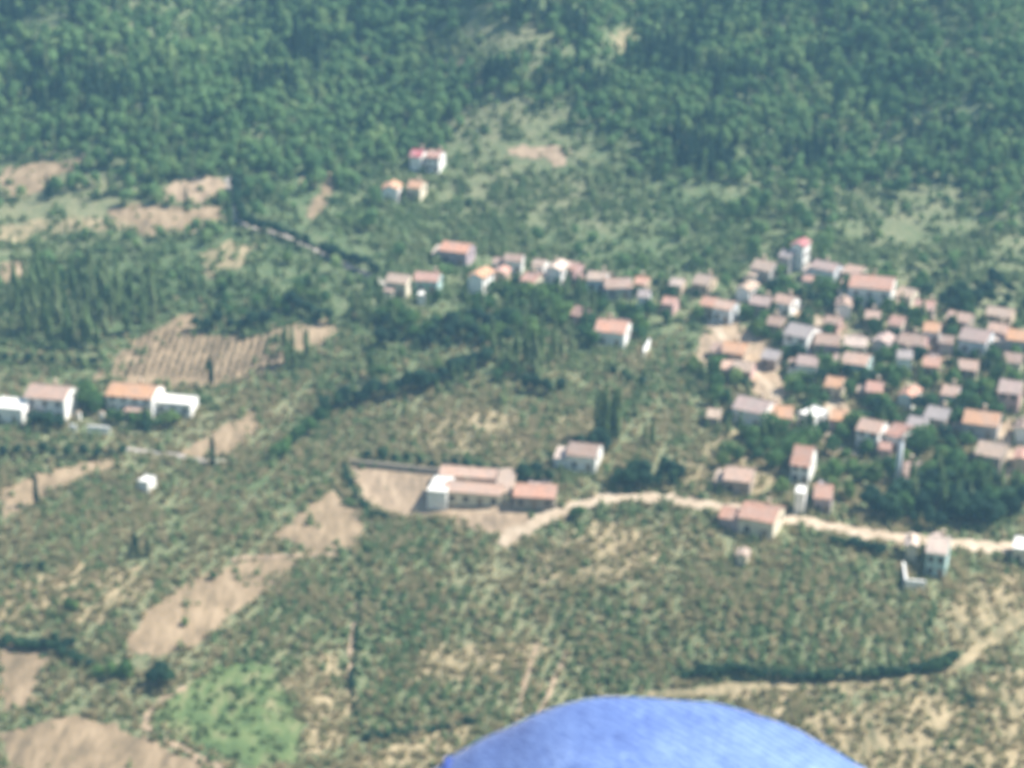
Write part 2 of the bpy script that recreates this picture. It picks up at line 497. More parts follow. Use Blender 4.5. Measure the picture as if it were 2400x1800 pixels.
ROADS = [  # name, material, width, polyline
    ('dirt_road', 'road', 4.4, [(1085, 1180), (1140, 1140), (1200, 1112), (1260, 1092), (1330, 1077), (1420, 1078), (1500, 1088), (1600, 1104), (1700, 1122), (1800, 1140), (1900, 1158), (2000, 1170), (2100, 1178), (2212, 1186), (2330, 1196)]),
    ('grass_track', 'straw', 3.0, [(2330, 1260), (2260, 1300), (2212, 1332), (2150, 1380), (2100, 1414), (2050, 1446), (1980, 1462), (1850, 1474), (1700, 1482), (1500, 1496), (1400, 1505)]),
    ('winding_road', 'grey_road', 2.0, [(490, 385), (499, 405), (505, 440), (512, 472), (545, 492), (610, 508), (665, 532), (710, 556), (760, 580), (815, 603), (850, 640)]),
    ('dirt_track', 'soil_pale', 1.4, [(402, 1486), (345, 1520), (318, 1552), (318, 1574), (360, 1600), (410, 1626), (470, 1656), (540, 1700)]),
    ('dirt_track', 'soil_pale', 1.0, [(772, 1300), (764, 1350), (757, 1420), (752, 1480)]),
    ('dirt_track', 'soil_pale', 0.9, [(1160, 1392), (1148, 1430), (1132, 1490), (1116, 1560)]),
    ('dirt_track', 'soil_pale', 1.0, [(1222, 1408), (1206, 1450), (1184, 1505), (1160, 1550)]),
    ('farm_track', 'grey_road', 1.5, [(262, 972), (300, 974), (380, 985), (450, 998), (520, 1000)]),
    ('dirt_track', 'soil_pale', 1.6, [(500, 1212), (560, 1204), (640, 1203), (700, 1198), (740, 1206)]),
    ('village_lane', 'road', 2.2, [(1536, 690), (1560, 730), (1600, 770), (1640, 815), (1680, 862)]),
    ('village_lane', 'road', 2.2, [(1800, 850), (1790, 900), (1800, 955), (1850, 985)]),
    ('village_lane', 'road', 2.2, [(2150, 915), (2170, 960), (2190, 1010), (2206, 1060)]),
    ('village_lane', 'road', 1.8, [(1720, 660), (1760, 690), (1800, 720), (1850, 735), (1920, 740)]),
]

FIELD_XY = []
for nm, mt, poly in FIELDS:
    FIELD_XY.append((nm, mt, dpts(poly)[:, :2]))
def catmull(P, n=10):
    P = np.asarray(P, float)
    Q = np.vstack([2 * P[0] - P[1], P, 2 * P[-1] - P[-2]])
    out = []
    for i in range(1, len(Q) - 2):
        for k in range(n):
            t = k / n
            out.append(0.5 * ((2 * Q[i]) + (-Q[i - 1] + Q[i + 1]) * t + (2 * Q[i - 1] - 5 * Q[i] + 4 * Q[i + 1] - Q[i + 2]) * t * t + (-Q[i - 1] + 3 * Q[i] - 3 * Q[i + 1] + Q[i + 2]) * t ** 3))
    out.append(Q[-2])
    return np.array(out)
ROAD_XY = [(nm, mt, w, catmull(dpts(pl)[:, :2])) for nm, mt, w, pl in ROADS]

# ------------------------------------------------------------------ ground sheet
def axis(fine0, fine1, step, lo, hi, grow=1.25):
    c = list(np.arange(fine0, fine1 + 1e-6, step))
    s = step; v = fine1
    while v < hi:
        s *= grow; v += s; c.append(min(v, hi))
    s = step; v = fine0
    while v > lo:
        s *= grow; v -= s; c.insert(0, max(v, lo))
    return c
XS = sorted(set(axis(-260, 260, 2.5, -1500, 1500)))
YS = sorted(set(axis(280, 760, 2.5, 60, 1690) + list(np.arange(-2.4, 2.5, 0.3)) + [3, 4, 6, 8, 10, 15, 20, 28, 36, 46, 58] + [-3, -4, -6, -9, -14, -22, -35, -55, -90, -150, -250, -400, -650, -1000, -1490]))
XS = np.array(XS); YS = np.array(YS)
GX, GY = np.meshgrid(XS, YS)
GZ = height(GX, GY)
V = np.stack([GX.ravel(), GY.ravel(), GZ.ravel()], 1)
nx, ny = len(XS), len(YS)
I = (np.arange(ny - 1)[:, None] * nx + np.arange(nx - 1)[None, :]).ravel()
F = np.stack([I, I + 1, I + 1 + nx, I + nx], 1)
gme = quad_mesh('ground', V, F, M['ground'], True)

def dryness(dx, dy, x, y):
    """how bare and straw-coloured the ground itself is"""
    v = 0.28 + 0.34 * sstep(480, 1150, dy)
    v = v + 0.9 * (fbm(x / 45.0, y / 45.0, 21) - 0.5)
    def ell(cx, cy, rx, ry, a):
        nonlocal v
        v = v + a * np.exp(-(((dx - cx) / rx) ** 2 + ((dy - cy) / ry) ** 2) * 1.3)
    ell(1070, 260, 170, 60, 0.55); ell(1090, 70, 190, 60, 0.6); ell(1150, 430, 220, 60, 0.5); ell(180, 430, 330, 90, 0.6)
    ell(1900, 460, 330, 80, 0.25); ell(950, 930, 260, 60, 0.35); ell(1350, 1230, 300, 80, 0.35); ell(1100, 1450, 200, 60, 0.3)
    ell(2050, 1350, 250, 80, 0.3); ell(1800, 790, 360, 180, 0.45); ell(2050, 1600, 250, 80, 0.35); ell(250, 640, 300, 80, -0.5)
    ell(600, 340, 200, 60, -0.4); ell(900, 1170, 120, 40, -0.4); ell(700, 1330, 120, 110, -0.35); ell(950, 1330, 170, 50, -0.15)
    ell(450, 1060, 200, 60, -0.1); ell(600, 450, 60, 40, -0.3)
    return v
pdx, pdy = project(GX.ravel(), np.maximum(GY.ravel(), 1.0), GZ.ravel())
dv = np.where(GY.ravel() > 200, dryness(pdx, pdy, GX.ravel(), GY.ravel()), 0.45)
at_ = gme.attributes.new('dry', 'FLOAT', 'POINT')
at_.data.foreach_set('value', np.clip(dv, -0.3, 1.3).astype(np.float32))
tag(add('ground', gme), kind='structure')

def drape(name, mat, poly, lift, cell=0.55, ragged=0.9):
    x0, y0 = poly.min(0) - 2; x1, y1 = poly.max(0) + 2
    xs = np.arange(x0, x1, cell); ys = np.arange(y0, y1, cell)
    X, Y = np.meshgrid(xs, ys)
    cx = X[:-1, :-1] + cell / 2; cy = Y[:-1, :-1] + cell / 2
    jx = (fbm(cx / 3.0, cy / 3.0, 5) - 0.5) * 2 * ragged * 1.6; jy = (fbm(cx / 3.0, cy / 3.0, 6) - 0.5) * 2 * ragged * 1.6
    ins = inside(poly, cx + jx, cy + jy)
    idx = np.arange(X.size).reshape(X.shape)
    q = np.stack([idx[:-1, :-1], idx[:-1, 1:], idx[1:, 1:], idx[1:, :-1]], 2)[ins]
    used = np.unique(q)
    rm = np.full(X.size, -1); rm[used] = np.arange(len(used))
    vx = X.ravel()[used]; vy = Y.ravel()[used]
    jj = 0.3 * cell
    vx = vx + RNG.uniform(-jj, jj, len(used)); vy = vy + RNG.uniform(-jj, jj, len(used))
    VV = np.stack([vx, vy, height(vx, vy) + lift], 1)
    return tag(add(name, quad_mesh(name, VV, rm[q], M[mat], True)), kind='structure')
for i, (nm, mt, poly) in enumerate(FIELD_XY):
    drape(nm, mt, poly, 0.13 + 0.004 * (i % 5), ragged=2.2 if mt == 'straw' else 1.3)

def strip(name, mat, w, P, lift):
    d = np.gradient(P, axis=0); d /= np.linalg.norm(d, axis=1)[:, None] + 1e-9
    nrm = np.stack([-d[:, 1], d[:, 0]], 1)
    cols = []
    s = np.arange(len(P)) * 0.7
    for k, u in enumerate((-0.5, -0.25, 0, 0.25, 0.5)):
        ww = w * (1 + 0.6 * (vnoise(s, np.full(len(P), k * 3.3 + len(P)), 31) - 0.5) * (abs(u) > 0.4) * 2)
        q = P + nrm * (u * ww)[:, None] if np.ndim(ww) else P + nrm * u * ww
        cols.append(np.stack([q[:, 0], q[:, 1], height(q[:, 0], q[:, 1]) + lift], 1))
    C = np.stack(cols, 1)
    n, m = C.shape[:2]
    I = (np.arange(n - 1)[:, None] * m + np.arange(m - 1)[None, :]).ravel()
    Q = np.stack([I, I + m, I + m + 1, I + 1], 1)
    return tag(add(name, quad_mesh(name, C.reshape(-1, 3), Q, M[mat], True)), kind='structure')
for i, (nm, mt, w, P) in enumerate(ROAD_XY):
    strip(nm, mt, w, P, 0.19 + 0.005 * i)

# ------------------------------------------------------------------ houses
WIN_F = MB().box(-0.55, 0.55, -0.05, 0.03, -0.72, -0.62).box(-0.55, 0.55, -0.05, 0.03, 0.62, 0.72).box(-0.55, -0.45, -0.05, 0.03, -0.62, 0.62).box(0.45, 0.55, -0.05, 0.03, -0.62, 0.62).mesh('window', M['joinery'])
WIN_P = MB().box(-0.45, 0.45, -0.012, 0.03, -0.62, 0.62).mesh('pane', M['pane'])
DOOR = MB().box(-0.55, 0.55, -0.05, 0.04, 0, 2.1).mesh('door', M['joinery'])
KNOB = MB().box(0.38, 0.44, -0.11, -0.05, 0.95, 1.05).mesh('handle', M['fieldstone'])
CHIM = MB().box(-0.35, 0.35, -0.35, 0.35, -0.8, 0.9).box(-0.42, 0.42, -0.42, 0.42, 0.9, 1.05).mesh('chimney', M['w_tan'])
HOUSES_XY = []
HOUSE_LABELS = []

def block(root, dx, dy, w, d, h, wall, roof, kind='gable', turn=0, pitch=0.42, chim=False, wins=True, door=True):
    """one range of a building: wall (with gables) and roof, plus windows and door as parts"""
    T = Matrix.Translation((dx, dy, 0)) @ Matrix.Rotation(turn, 4, 'Z')
    def put(name, me, par=root, loc=(0, 0, 0), rz=0):
        o = add(name, me, par)
        if par is root:
            o.matrix_local = T @ Matrix.Translation(loc) @ Matrix.Rotation(rz, 4, 'Z')
        else:
            o.location = loc; o.rotation_euler = (0, 0, rz)
        return o
    a, b = w / 2, d / 2
    rh = b * pitch * 2 * 0.5 if kind == 'gable' else 0
    rise = b * pitch
    F0 = -2.2
    if kind == 'gable':
        v = [(-a, -b, F0), (a, -b, F0), (a, b, F0), (-a, b, F0), (-a, -b, h), (a, -b, h), (a, b, h), (-a, b, h), (-a, 0, h + rise), (a, 0, h + rise)]
        f = [(3, 2, 1, 0), (0, 1, 5, 4), (2, 3, 7, 6), (1, 2, 6, 9, 5), (3, 0, 4, 8, 7), (4, 5, 9, 8), (6, 7, 8, 9)]
        put('wall', mesh('wall', v, f, M['w_' + wall]))
        mb = MB()
        ov, og, t = 0.4, 0.25, 0.16
        sag = random.uniform(0.02, 0.09)
        for s in (-1, 1):
            ye = s * (b + ov); ze = h - ov * pitch
            nseg = 3
            for k in range(nseg):                 # slightly sagging old ridge
                xa = -a - og + (w + 2 * og) * k / nseg; xb = -a - og + (w + 2 * og) * (k + 1) / nseg
                za = h + rise - (sag if 0 < k < nseg else 0); zb = h + rise - (sag if 0 < k + 1 < nseg else 0)
                p = [(xa, ye, ze), (xb, ye, ze), (xb, 0, zb), (xa, 0, za)]
                if s > 0:
                    p = p[::-1]
                mb.hexa([(x, y, z + 0.03) for x, y, z in p] + [(x, y, z + 0.03 + t) for x, y, z in p])
        mb.tube([(-a - og, 0, h + rise + t + 0.02), (0, 0, h + rise + t - sag + 0.02), (a + og, 0, h + rise + t + 0.02)], [0.13] * 3, 6)
        r = put('roof', mb.mesh('roof', M['r_' + roof]))
        if chim:
            put('chimney', CHIM, r, (a * random.uniform(-0.5, 0.6), b * 0.3, h + rise + 0.1))
    elif kind == 'shed':
        rise = d * 0.22
        v = [(-a, -b, F0), (a, -b, F0), (a, b, F0), (-a, b, F0), (-a, -b, h), (a, -b, h), (a, b, h + rise), (-a, b, h + rise)]
        f = [(3, 2, 1, 0), (0, 1, 5, 4), (2, 3, 7, 6), (1, 2, 6, 5), (3, 0, 4, 7), (4, 5, 6, 7)]
        put('wall', mesh('wall', v, f, M['w_' + wall]))
        p = [(-a - 0.2, -b - 0.25, h - 0.02), (a + 0.2, -b - 0.25, h - 0.02), (a + 0.2, b + 0.1, h + rise + 0.04), (-a - 0.2, b + 0.1, h + rise + 0.04)]
        put('roof', MB().hexa([(x, y, z + 0.02) for x, y, z in p] + [(x, y, z + 0.16) for x, y, z in p]).mesh('roof', M['r_' + roof]))
    else:
        put('wall', MB().box(-a, a, -b, b, F0, h).mesh('wall', M['w_' + wall]))
        put('roof', MB().box(-a - 0.12, a + 0.12, -b - 0.12, b + 0.12, h - 0.001 + 0.02, h + 0.18).box(-a - 0.12, a + 0.12, -b - 0.12, -b + 0.1, h + 0.18, h + 0.42).box(-a - 0.12, a + 0.12, b - 0.1, b + 0.12, h + 0.18, h + 0.42).mesh('roof', M['r_' + roof]))
    if wins and w > 3.5:
        n = max(2, int(w / 2.8))
        storeys = 2 if h > 4.4 else 1
        dk = n // 2 if door else -1
        for st in range(storeys):
            for k in range(n):
                x = -a + w * (k + 0.5) / n
                if st == 0 and k == dk:
                    dd = put('door', DOOR, root, (x, -b, 0.0))
                    put('handle', KNOB, dd)
                    continue
                if h < 2.4:
                    continue
                wo_ = put('window', WIN_F, root, (x, -b, (1.5 if storeys == 1 else 1.4) + st * 2.6 if h > 2.6 else 1.3))
                put('pane', WIN_P, wo_)
        if h > 2.9 and d > 4.5:
            wo_ = put('window', WIN_F, root, (a, random.uniform(-0.2, 0.2) * d, h - 1.2), math.pi / 2)
            put('pane', WIN_P, wo_)

def house(x, y, wpx, d, h, deg, wall, roof, label, cat='house', name='house', extra=(), kind='gable', chim=None, group=None, wfac=0.88, pitch=0.42):
    p, mpp = at(x, y)
    w = max(2.0, wpx * mpp * (wfac if x < 1480 or wpx > 85 else wfac * 0.92))
    rz = RAD(deg + (random.uniform(-9, 9) if wpx < 75 else 0))
    turn = math.pi / 2 if (kind == 'gable' and wpx < 50 and random.random() < 0.3) else 0
    c = Vector((p.x - math.sin(rz) * d / 2, p.y + math.cos(rz) * d / 2, 0))
    c.z = float(height(c.x, c.y))
    zb = min(float(height(c.x + math.cos(rz) * sx * w / 2 - math.sin(rz) * sy * d / 2, c.y + math.sin(rz) * sx * w / 2 + math.cos(rz) * sy * d / 2)) for sx in (-1, 1) for sy in (-1, 1))
    c.z = zb + 0.45 * (c.z - zb)
    root = add(name, None, None, c, rz)
    root.empty_display_size = 0.5
    tag(root, label, cat, group)
    block(root, 0, 0, d if turn else w, w if turn else d, h, wall, roof, kind, turn=turn, chim=(random.random() < 0.6 if chim is None else chim), pitch=pitch)
    ex = list(extra)
    if not ex and not turn and wpx > 40 and kind == 'gable' and random.random() < 0.55:      # grown-on lean-tos
        side = random.choice(('left', 'back', 'front'))
        rf = random.choice(('pink', 'tan', 'grey', 'brown', 'pale'))
        if side == 'left':
            ex.append(dict(left=-0.1, dy=random.uniform(-1, 1), w=random.uniform(2.4, 4), d=d * 0.6, h=max(2.0, h * 0.62), wall=wall, roof=rf, kind='shed', wins=False))
        elif side == 'back':
            ex.append(dict(dx=random.uniform(-1, 1), dy=d / 2 + 1.6, w=w * 0.55, d=3.4, h=max(2.1, h * 0.8), wall=wall, roof=rf, kind='flat', wins=False))
        else:
            ex.append(dict(dx=-w * 0.22, dy=-d / 2 - 1.1, w=w * 0.4, d=2.3, h=2.1, wall=wall, roof=rf, kind='shed', wins=False))
    for e in ex:
        e = dict(e)
        if 'right' in e:
            e['dx'] = w / 2 + e['w'] / 2 + e.pop('right')
        if 'left' in e:
            e['dx'] = -w / 2 - e['w'] / 2 - e.pop('left')
        block(root, chim=False, **e)
    HOUSES_XY.append((c.x, c.y, w / 2, d / 2, rz))
    HOUSE_LABELS.append(label)
    for e in extra:
        if 'dx' in e:
            pass
    return root

B = dict
house(108, 982, 112, 8, 5.4, -13, 'white', 'pink', 'tall white farmhouse with pink tiled roof beside the low white stable', chim=True)
house(16, 992, 92, 6.5, 3.6, -13, 'white', 'white', 'low flat-roofed white stable joined to the end of the pink-roofed farmhouse', 'stable', 'stable', kind='flat')
house(305, 972, 128, 8, 4.7, -13, 'white', 'orange', 'white farmhouse with bright orange roof and a low white wing on its gable', chim=True,
      extra=[B(right=-0.1, dy=0.6, w=9.0, d=5.2, h=2.9, wall='white', roof='white', kind='flat', door=False), B(dx=2.2, dy=-5.2, w=4.6, d=2.4, h=2.1, wall='rose', roof='pink', kind='shed', wins=False)])
house(1108, 1186, 150, 5.2, 3.2, -11, 'cream', 'pink', 'rambling pink-roofed farm compound built round a small court in the walled yard', 'farm', 'farm_compound',
      extra=[B(dx=-7.6, dy=-0.5, w=4.2, d=8.0, h=3.4, wall='white', roof='white', kind='flat', wins=False), B(dx=-2.0, dy=7.2, w=14.0, d=5.0, h=3.6, wall='tan', roof='pink', wins=False),
             B(dx=6.2, dy=3.0, w=3.6, d=8.5, h=3.1, wall='cream', roof='tan', kind='shed', wins=False)], chim=True)
house(1252, 1196, 108, 6.5, 3.0, -7, 'stone', 'salmon', 'long low stone barn with salmon tiled roof next to the farm compound', 'barn', 'barn', chim=False)
house(1362, 1106, 78, 7, 3.8, -15, 'white', 'brown', 'white gabled house with brown roof standing against dark trees above the road')
house(928, 696, 58, 6, 4.0, -18, 'cream', 'tan', 'cream gabled house with tan roof at the lower end of the winding road')
house(998, 686, 64, 6, 3.5, -10, 'teal', 'rose', 'grey-green house with rose-red roof beside the cream gabled house')
house(988, 714, 20, 3, 2.4, -5, 'white', 'white', 'tiny white shed just below the grey-green house', 'shed', 'shed', kind='flat')
house(1115, 688, 42, 6.5, 4.8, -22, 'white', 'orange', 'narrow white house with orange roof and sunlit gable in the upper row')
house(1202, 640, 46, 5, 3.6, -16, 'white', 'brown', 'small white house with red-brown roof, the highest of the upper row')
house(1236, 686, 42, 6, 3.4, -32, 'cream', 'rose', 'cream cottage with dark rose roof turned towards the gully')
house(1296, 676, 44, 6.5, 5.2, -26, 'white', 'pale', 'tall pale cream house with bleached roof in the upper row')
house(1334, 664, 32, 5.5, 4.0, -26, 'rose', 'rose', 'rose-coloured house tucked behind the tall pale cream house')
house(1397, 686, 50, 6, 3.6, -10, 'pale', 'tan', 'bluish-white house with tan roof beside a round dark tree')
house(1450, 702, 70, 7, 3.2, -5, 'grey', 'brown', 'grey house with red-brown roof next to the bluish-white house')
house(1507, 730, 32, 5, 4.0, -12, 'pale', 'grey', 'small pale grey house with grey roof at the gap in the village')
house(1350, 760, 36, 6, 2.6, -20, 'rose', 'rose', 'low pink shed with rose roof in the trees', 'shed', 'shed', chim=False)
house(1428, 812, 80, 8, 4.0, -17, 'white', 'salmon', 'white house with salmon roof and brilliant gable standing alone amid poplars')
house(1564, 738, 34, 5, 3.0, -16, 'rose', 'rose', 'little rose house at the start of the pale village lane')
house(1062, 620, 76, 7, 4.0, -20, 'mauve', 'salmon', 'dusky mauve house with salmon roof above the upper row', chim=False)
house(974, 400, 30, 6, 4.2, -20, 'white', 'crimson', 'white hillside cottage with dark red roof below the woods', 'cottage', 'cottage')
house(1014, 405, 36, 6, 4.6, -20, 'white', 'rose', 'larger white hillside cottage with rose roof below the woods', 'cottage', 'cottage')
house(914, 472, 42, 6, 3.6, -12, 'white', 'orange', 'white hillside cottage with bright orange roof by scrubby slope', 'cottage', 'cottage')
house(970, 470, 36, 6, 3.8, -12, 'cream', 'orange', 'cream hillside cottage with orange roof by scrubby slope', 'cottage', 'cottage')
house(1866, 634, 38, 5, 7.0, -32, 'white', 'crimson', 'tall narrow white house with crimson roof at the top of the village')
house(1780, 662, 62, 7, 3.5, -26, 'grey', 'tan', 'grey stone house with tan roof and pale end at the village top')
house(1925, 664, 74, 6, 4.0, -28, 'pale', 'mauve', 'pale house with mauve roof beside the tall narrow house')
house(1890, 692, 26, 4, 4.0, -28, 'white', 'rose', 'very small white house under the pale mauve-roofed house')
house(2036, 724, 112, 9, 5.8, -18, 'white', 'salmon', 'large two-storey white house with salmon roof, biggest in the village', chim=True)
house(1994, 672, 46, 6, 3.8, -24, 'cream', 'pink', 'cream house with pale pink roof peeping out behind the big house')
house(2115, 724, 44, 6, 3.6, -30, 'cream', 'tan', 'sunlit cream house with tan roof at the end of the big house')
house(2162, 750, 54, 6, 3.0, -22, 'stone', 'rose', 'low stone house with rose roof below the sunlit cream house')
house(1640, 692, 46, 7, 3.0, -26, 'tan', 'tan', 'tan earth-walled house at the wooded edge of the village')
house(1690, 758, 56, 6, 4.0, -22, 'pale', 'pink', 'pale house with pink roof above the bare village square')
house(1776, 744, 54, 6, 3.5, -26, 'stone', 'mauve', 'stone house with mauve roof, one of a close pair', chim=True)
house(1830, 742, 54, 6, 3.6, -28, 'white', 'pink', 'whitewashed house with pink roof, other of the close pair')
house(1862, 832, 74, 8, 5.0, -30, 'white', 'grey', 'white house with greyish roof and glaring white gable in mid village')
house(1936, 838, 68, 7, 3.4, -20, 'mauve', 'brown', 'mauve house with brown roof in mid village')
house(2002, 838, 60, 6, 3.0, -22, 'cream', 'pale', 'cream house with bleached roof in mid village')
house(2130, 836, 72, 7, 3.2, -20, 'rose', 'brown', 'rosy house with red-brown roof above the little white one')
house(2118, 880, 40, 5, 4.4, -16, 'white', 'grey', 'little upright white house with grey roof')
house(2240, 776, 66, 6, 2.8, -22, 'stone', 'pink', 'stone house with pink roof below the dark treeline')
house(2276, 834, 80, 8, 4.0, -28, 'pale', 'mauve', 'broad pale house with mauve roof near the village edge')
house(2388, 832, 78, 7, 3.8, -22, 'grey', 'orange', 'grey house with orange roof at the village edge')
house(1888, 892, 58, 6, 4.0, -26, 'white', 'mauve', 'white-ended house with faded mauve roof behind a garden')
house(2000, 890, 70, 7, 4.0, -18, 'teal', 'pink', 'greenish-grey house with pink roof behind a garden')
house(1716, 854, 64, 7, 3.0, -14, 'tan', 'orange', 'tan house with apricot-orange roof on the bare village square')
house(1738, 894, 52, 6, 2.8, -18, 'rose', 'tan', 'low rosy house with tan roof beside the sloping lane')
house(1752, 998, 90, 8, 4.0, -30, 'white', 'mauve', 'white house with mauve roof and two sunlit ends above the straw field', chim=True)
house(1830, 1006, 60, 7, 3.0, -18, 'stone', 'orange', 'stone house with orange roof between two white houses')
house(1886, 1006, 54, 6, 3.4, -42, 'white', 'white', 'bright white flat-topped house beside the orange-roofed stone house', kind='flat')
house(2030, 1056, 66, 7, 4.8, -30, 'white', 'pink', 'white two-storey house with pink roof by the dark wood')
house(2090, 1058, 50, 7, 4.0, -38, 'white', 'rose', 'slim white house with rose roof beside the pale pillar')
house(2188, 1012, 64, 7, 3.2, -24, 'tan', 'grey', 'tan house with grey roof among garden trees')
house(2294, 1032, 90, 8, 3.8, -20, 'grey', 'orange', 'broad grey house with orange roof beside the sunny lane', chim=True)
house(2360, 968, 60, 8, 5.0, -24, 'rose', 'mauve', 'tall rose house with mauve roof above the sunny lane')
house(2312, 1106, 72, 8, 3.8, -22, 'stone', 'tan', 'stone house with tan roof below the lane, garden in front')
house(2140, 1142, 54, 7, 3.0, -18, 'stone', 'brown', 'brown-roofed stone house half buried in the dark wood')
house(1873, 1134, 52, 9, 4.6, -10, 'white', 'salmon', 'steep salmon-roofed white house above the dirt road', pitch=0.6)
house(1926, 1204, 48, 7, 3.8, -14, 'mauve', 'salmon', 'mauve house with salmon roof touching the dirt road')
house(1872, 1206, 24, 4, 4.8, -14, 'white', 'white', 'narrow white tower-like house touching the dirt road', kind='flat')
house(1726, 1160, 76, 7, 3.4, -16, 'stone', 'pink', 'stone house with pinkish roof just above the dirt road')
house(1770, 1258, 96, 8, 4.0, -24, 'cream', 'salmon', 'cream house with salmon roof and lower side range below the dirt road', extra=[B(left=-0.2, dy=-1.0, w=4.5, d=5.5, h=3.0, wall='mauve', roof='salmon', wins=False)], chim=True)
house(2190, 1352, 56, 8, 5.6, -12, 'teal', 'pale', 'pale teal two-storey house with peach roof below the dirt road')
house(2134, 1318, 30, 5, 3.8, -10, 'cream', 'pale', 'narrow cream outbuilding beside the pale teal house', 'outbuilding', 'outbuilding')
house(2398, 1326, 66, 6, 3.4, -16, 'cream', 'white', 'flat-roofed cream house along the lower side of the dirt road', kind='flat')
house(2060, 834, 46, 6, 3.4, -22, 'grey', 'mauve', 'grey house with mauve roof squeezed in by a dark tree in mid village')
house(2264, 892, 52, 6, 2.8, -20, 'stone', 'pink', 'stone cottage with pink roof sunk among lower garden trees')
house(2338, 764, 72, 6, 2.8, -20, 'tan', 'tan', 'long tan house with tan roof under the wooded upper edge')
house(1582, 694, 34, 5, 3.0, -18, 'tan', 'pale', 'tiny tan cottage in trees between the two ends of the village')
house(2072, 1078, 32, 4, 2.6, -24, 'rose', 'rose', 'low rose shed in front of the slim white house', 'shed', 'shed', chim=False)
house(2142, 1032, 52, 6, 3.2, -24, 'grey', 'grey', 'grey-roofed grey house behind the pale pillar')
house(1946, 784, 40, 5, 3.0, -22, 'rose', 'brown', 'small rosy house with brown roof on the upper lane')
house(1836, 640, 34, 5, 4.6, -32, 'grey', 'grey', 'grey house leaning against the tall narrow white house')
house(1655, 742, 40, 6, 3, -22, 'cream', 'salmon', 'cream cottage with salmon roof uphill of the pink-roofed pale house')
house(1740, 706, 40, 6, 3.2, -26, 'white', 'tan', 'white cottage with tan roof over the close pair of houses')
house(1812, 790, 42, 6, 3.2, -24, 'tan', 'brown', 'tan house with brown roof set back from the glaring white gable')
house(1975, 748, 42, 6, 3.4, -20, 'white', 'brown', 'white house with brown roof under the biggest house')
house(2045, 770, 44, 5, 2.8, -18, 'tan', 'pink', 'tan cottage with pink roof straight below the biggest house')
house(2095, 790, 40, 6, 3.2, -24, 'cream', 'rose', 'cream house with rose roof beside a clump of garden trees')
house(2180, 806, 44, 6, 3.2, -22, 'white', 'orange', 'white house with orange roof beside the rosy house')
house(2215, 832, 36, 5, 3, -24, 'grey', 'brown', 'grey cottage with brown roof near the broad pale house')
house(2330, 806, 46, 6, 3.2, -24, 'rose', 'pink', 'rose-walled house with pink roof near the village edge')
house(2370, 880, 48, 6, 3.4, -22, 'cream', 'brown', 'cream house with brown roof at the village edge')
house(2180, 888, 44, 6, 3.2, -20, 'tan', 'salmon', 'tan house with salmon roof over the garden trees')
house(1800, 868, 44, 6, 3, -18, 'stone', 'grey', 'stone house with grey roof beside the sloping lane')
house(1950, 936, 46, 6, 3.2, -24, 'cream', 'orange', 'cream house with orange roof on the bare lane corner')
house(2046, 948, 44, 6, 3.2, -20, 'stone', 'rose', 'stone house with rose roof above the two-storey pink-roofed house')
house(2120, 958, 42, 6, 3.2, -26, 'white', 'salmon', 'white house with salmon roof among garden trees')
house(2222, 958, 44, 6, 3.4, -22, 'pale', 'pink', 'pale cottage with pink roof uphill of the tan grey-roofed house')
house(1670, 1002, 34, 5, 2.6, -22, 'stone', 'tan', 'small stone byre with tan roof by the straw field')
house(1962, 1012, 40, 6, 3, -24, 'rose', 'orange', 'rosy cottage with orange roof on the bare lane corner')
house(2392, 1040, 40, 6, 3.4, -22, 'white', 'brown', 'white cottage with brown roof across the sunny lane')
house(2390, 1110, 40, 6, 3.2, -20, 'tan', 'rose', 'tan cottage with rose roof at the foot of the sunny lane')
house(1170, 668, 34, 5, 3.2, -20, 'tan', 'rose', 'tan cottage with rose roof in the upper row')
house(1260, 650, 30, 5, 3.2, -22, 'white', 'tan', 'white cottage with tan roof in the upper row')
house(1500, 690, 34, 5, 3, -15, 'tan', 'salmon', 'tan cottage with salmon roof near the gap in the village')
house(336, 1152, 32, 3.2, 2.2, -30, 'white', 'white', 'small solitary white hut in the middle of the scrub', 'hut', 'hut', kind='flat')
house(1738, 1326, 22, 3, 2.2, -20, 'cream', 'tan', 'small cream garden hut below the salmon-roofed house', 'hut', 'hut', chim=False)

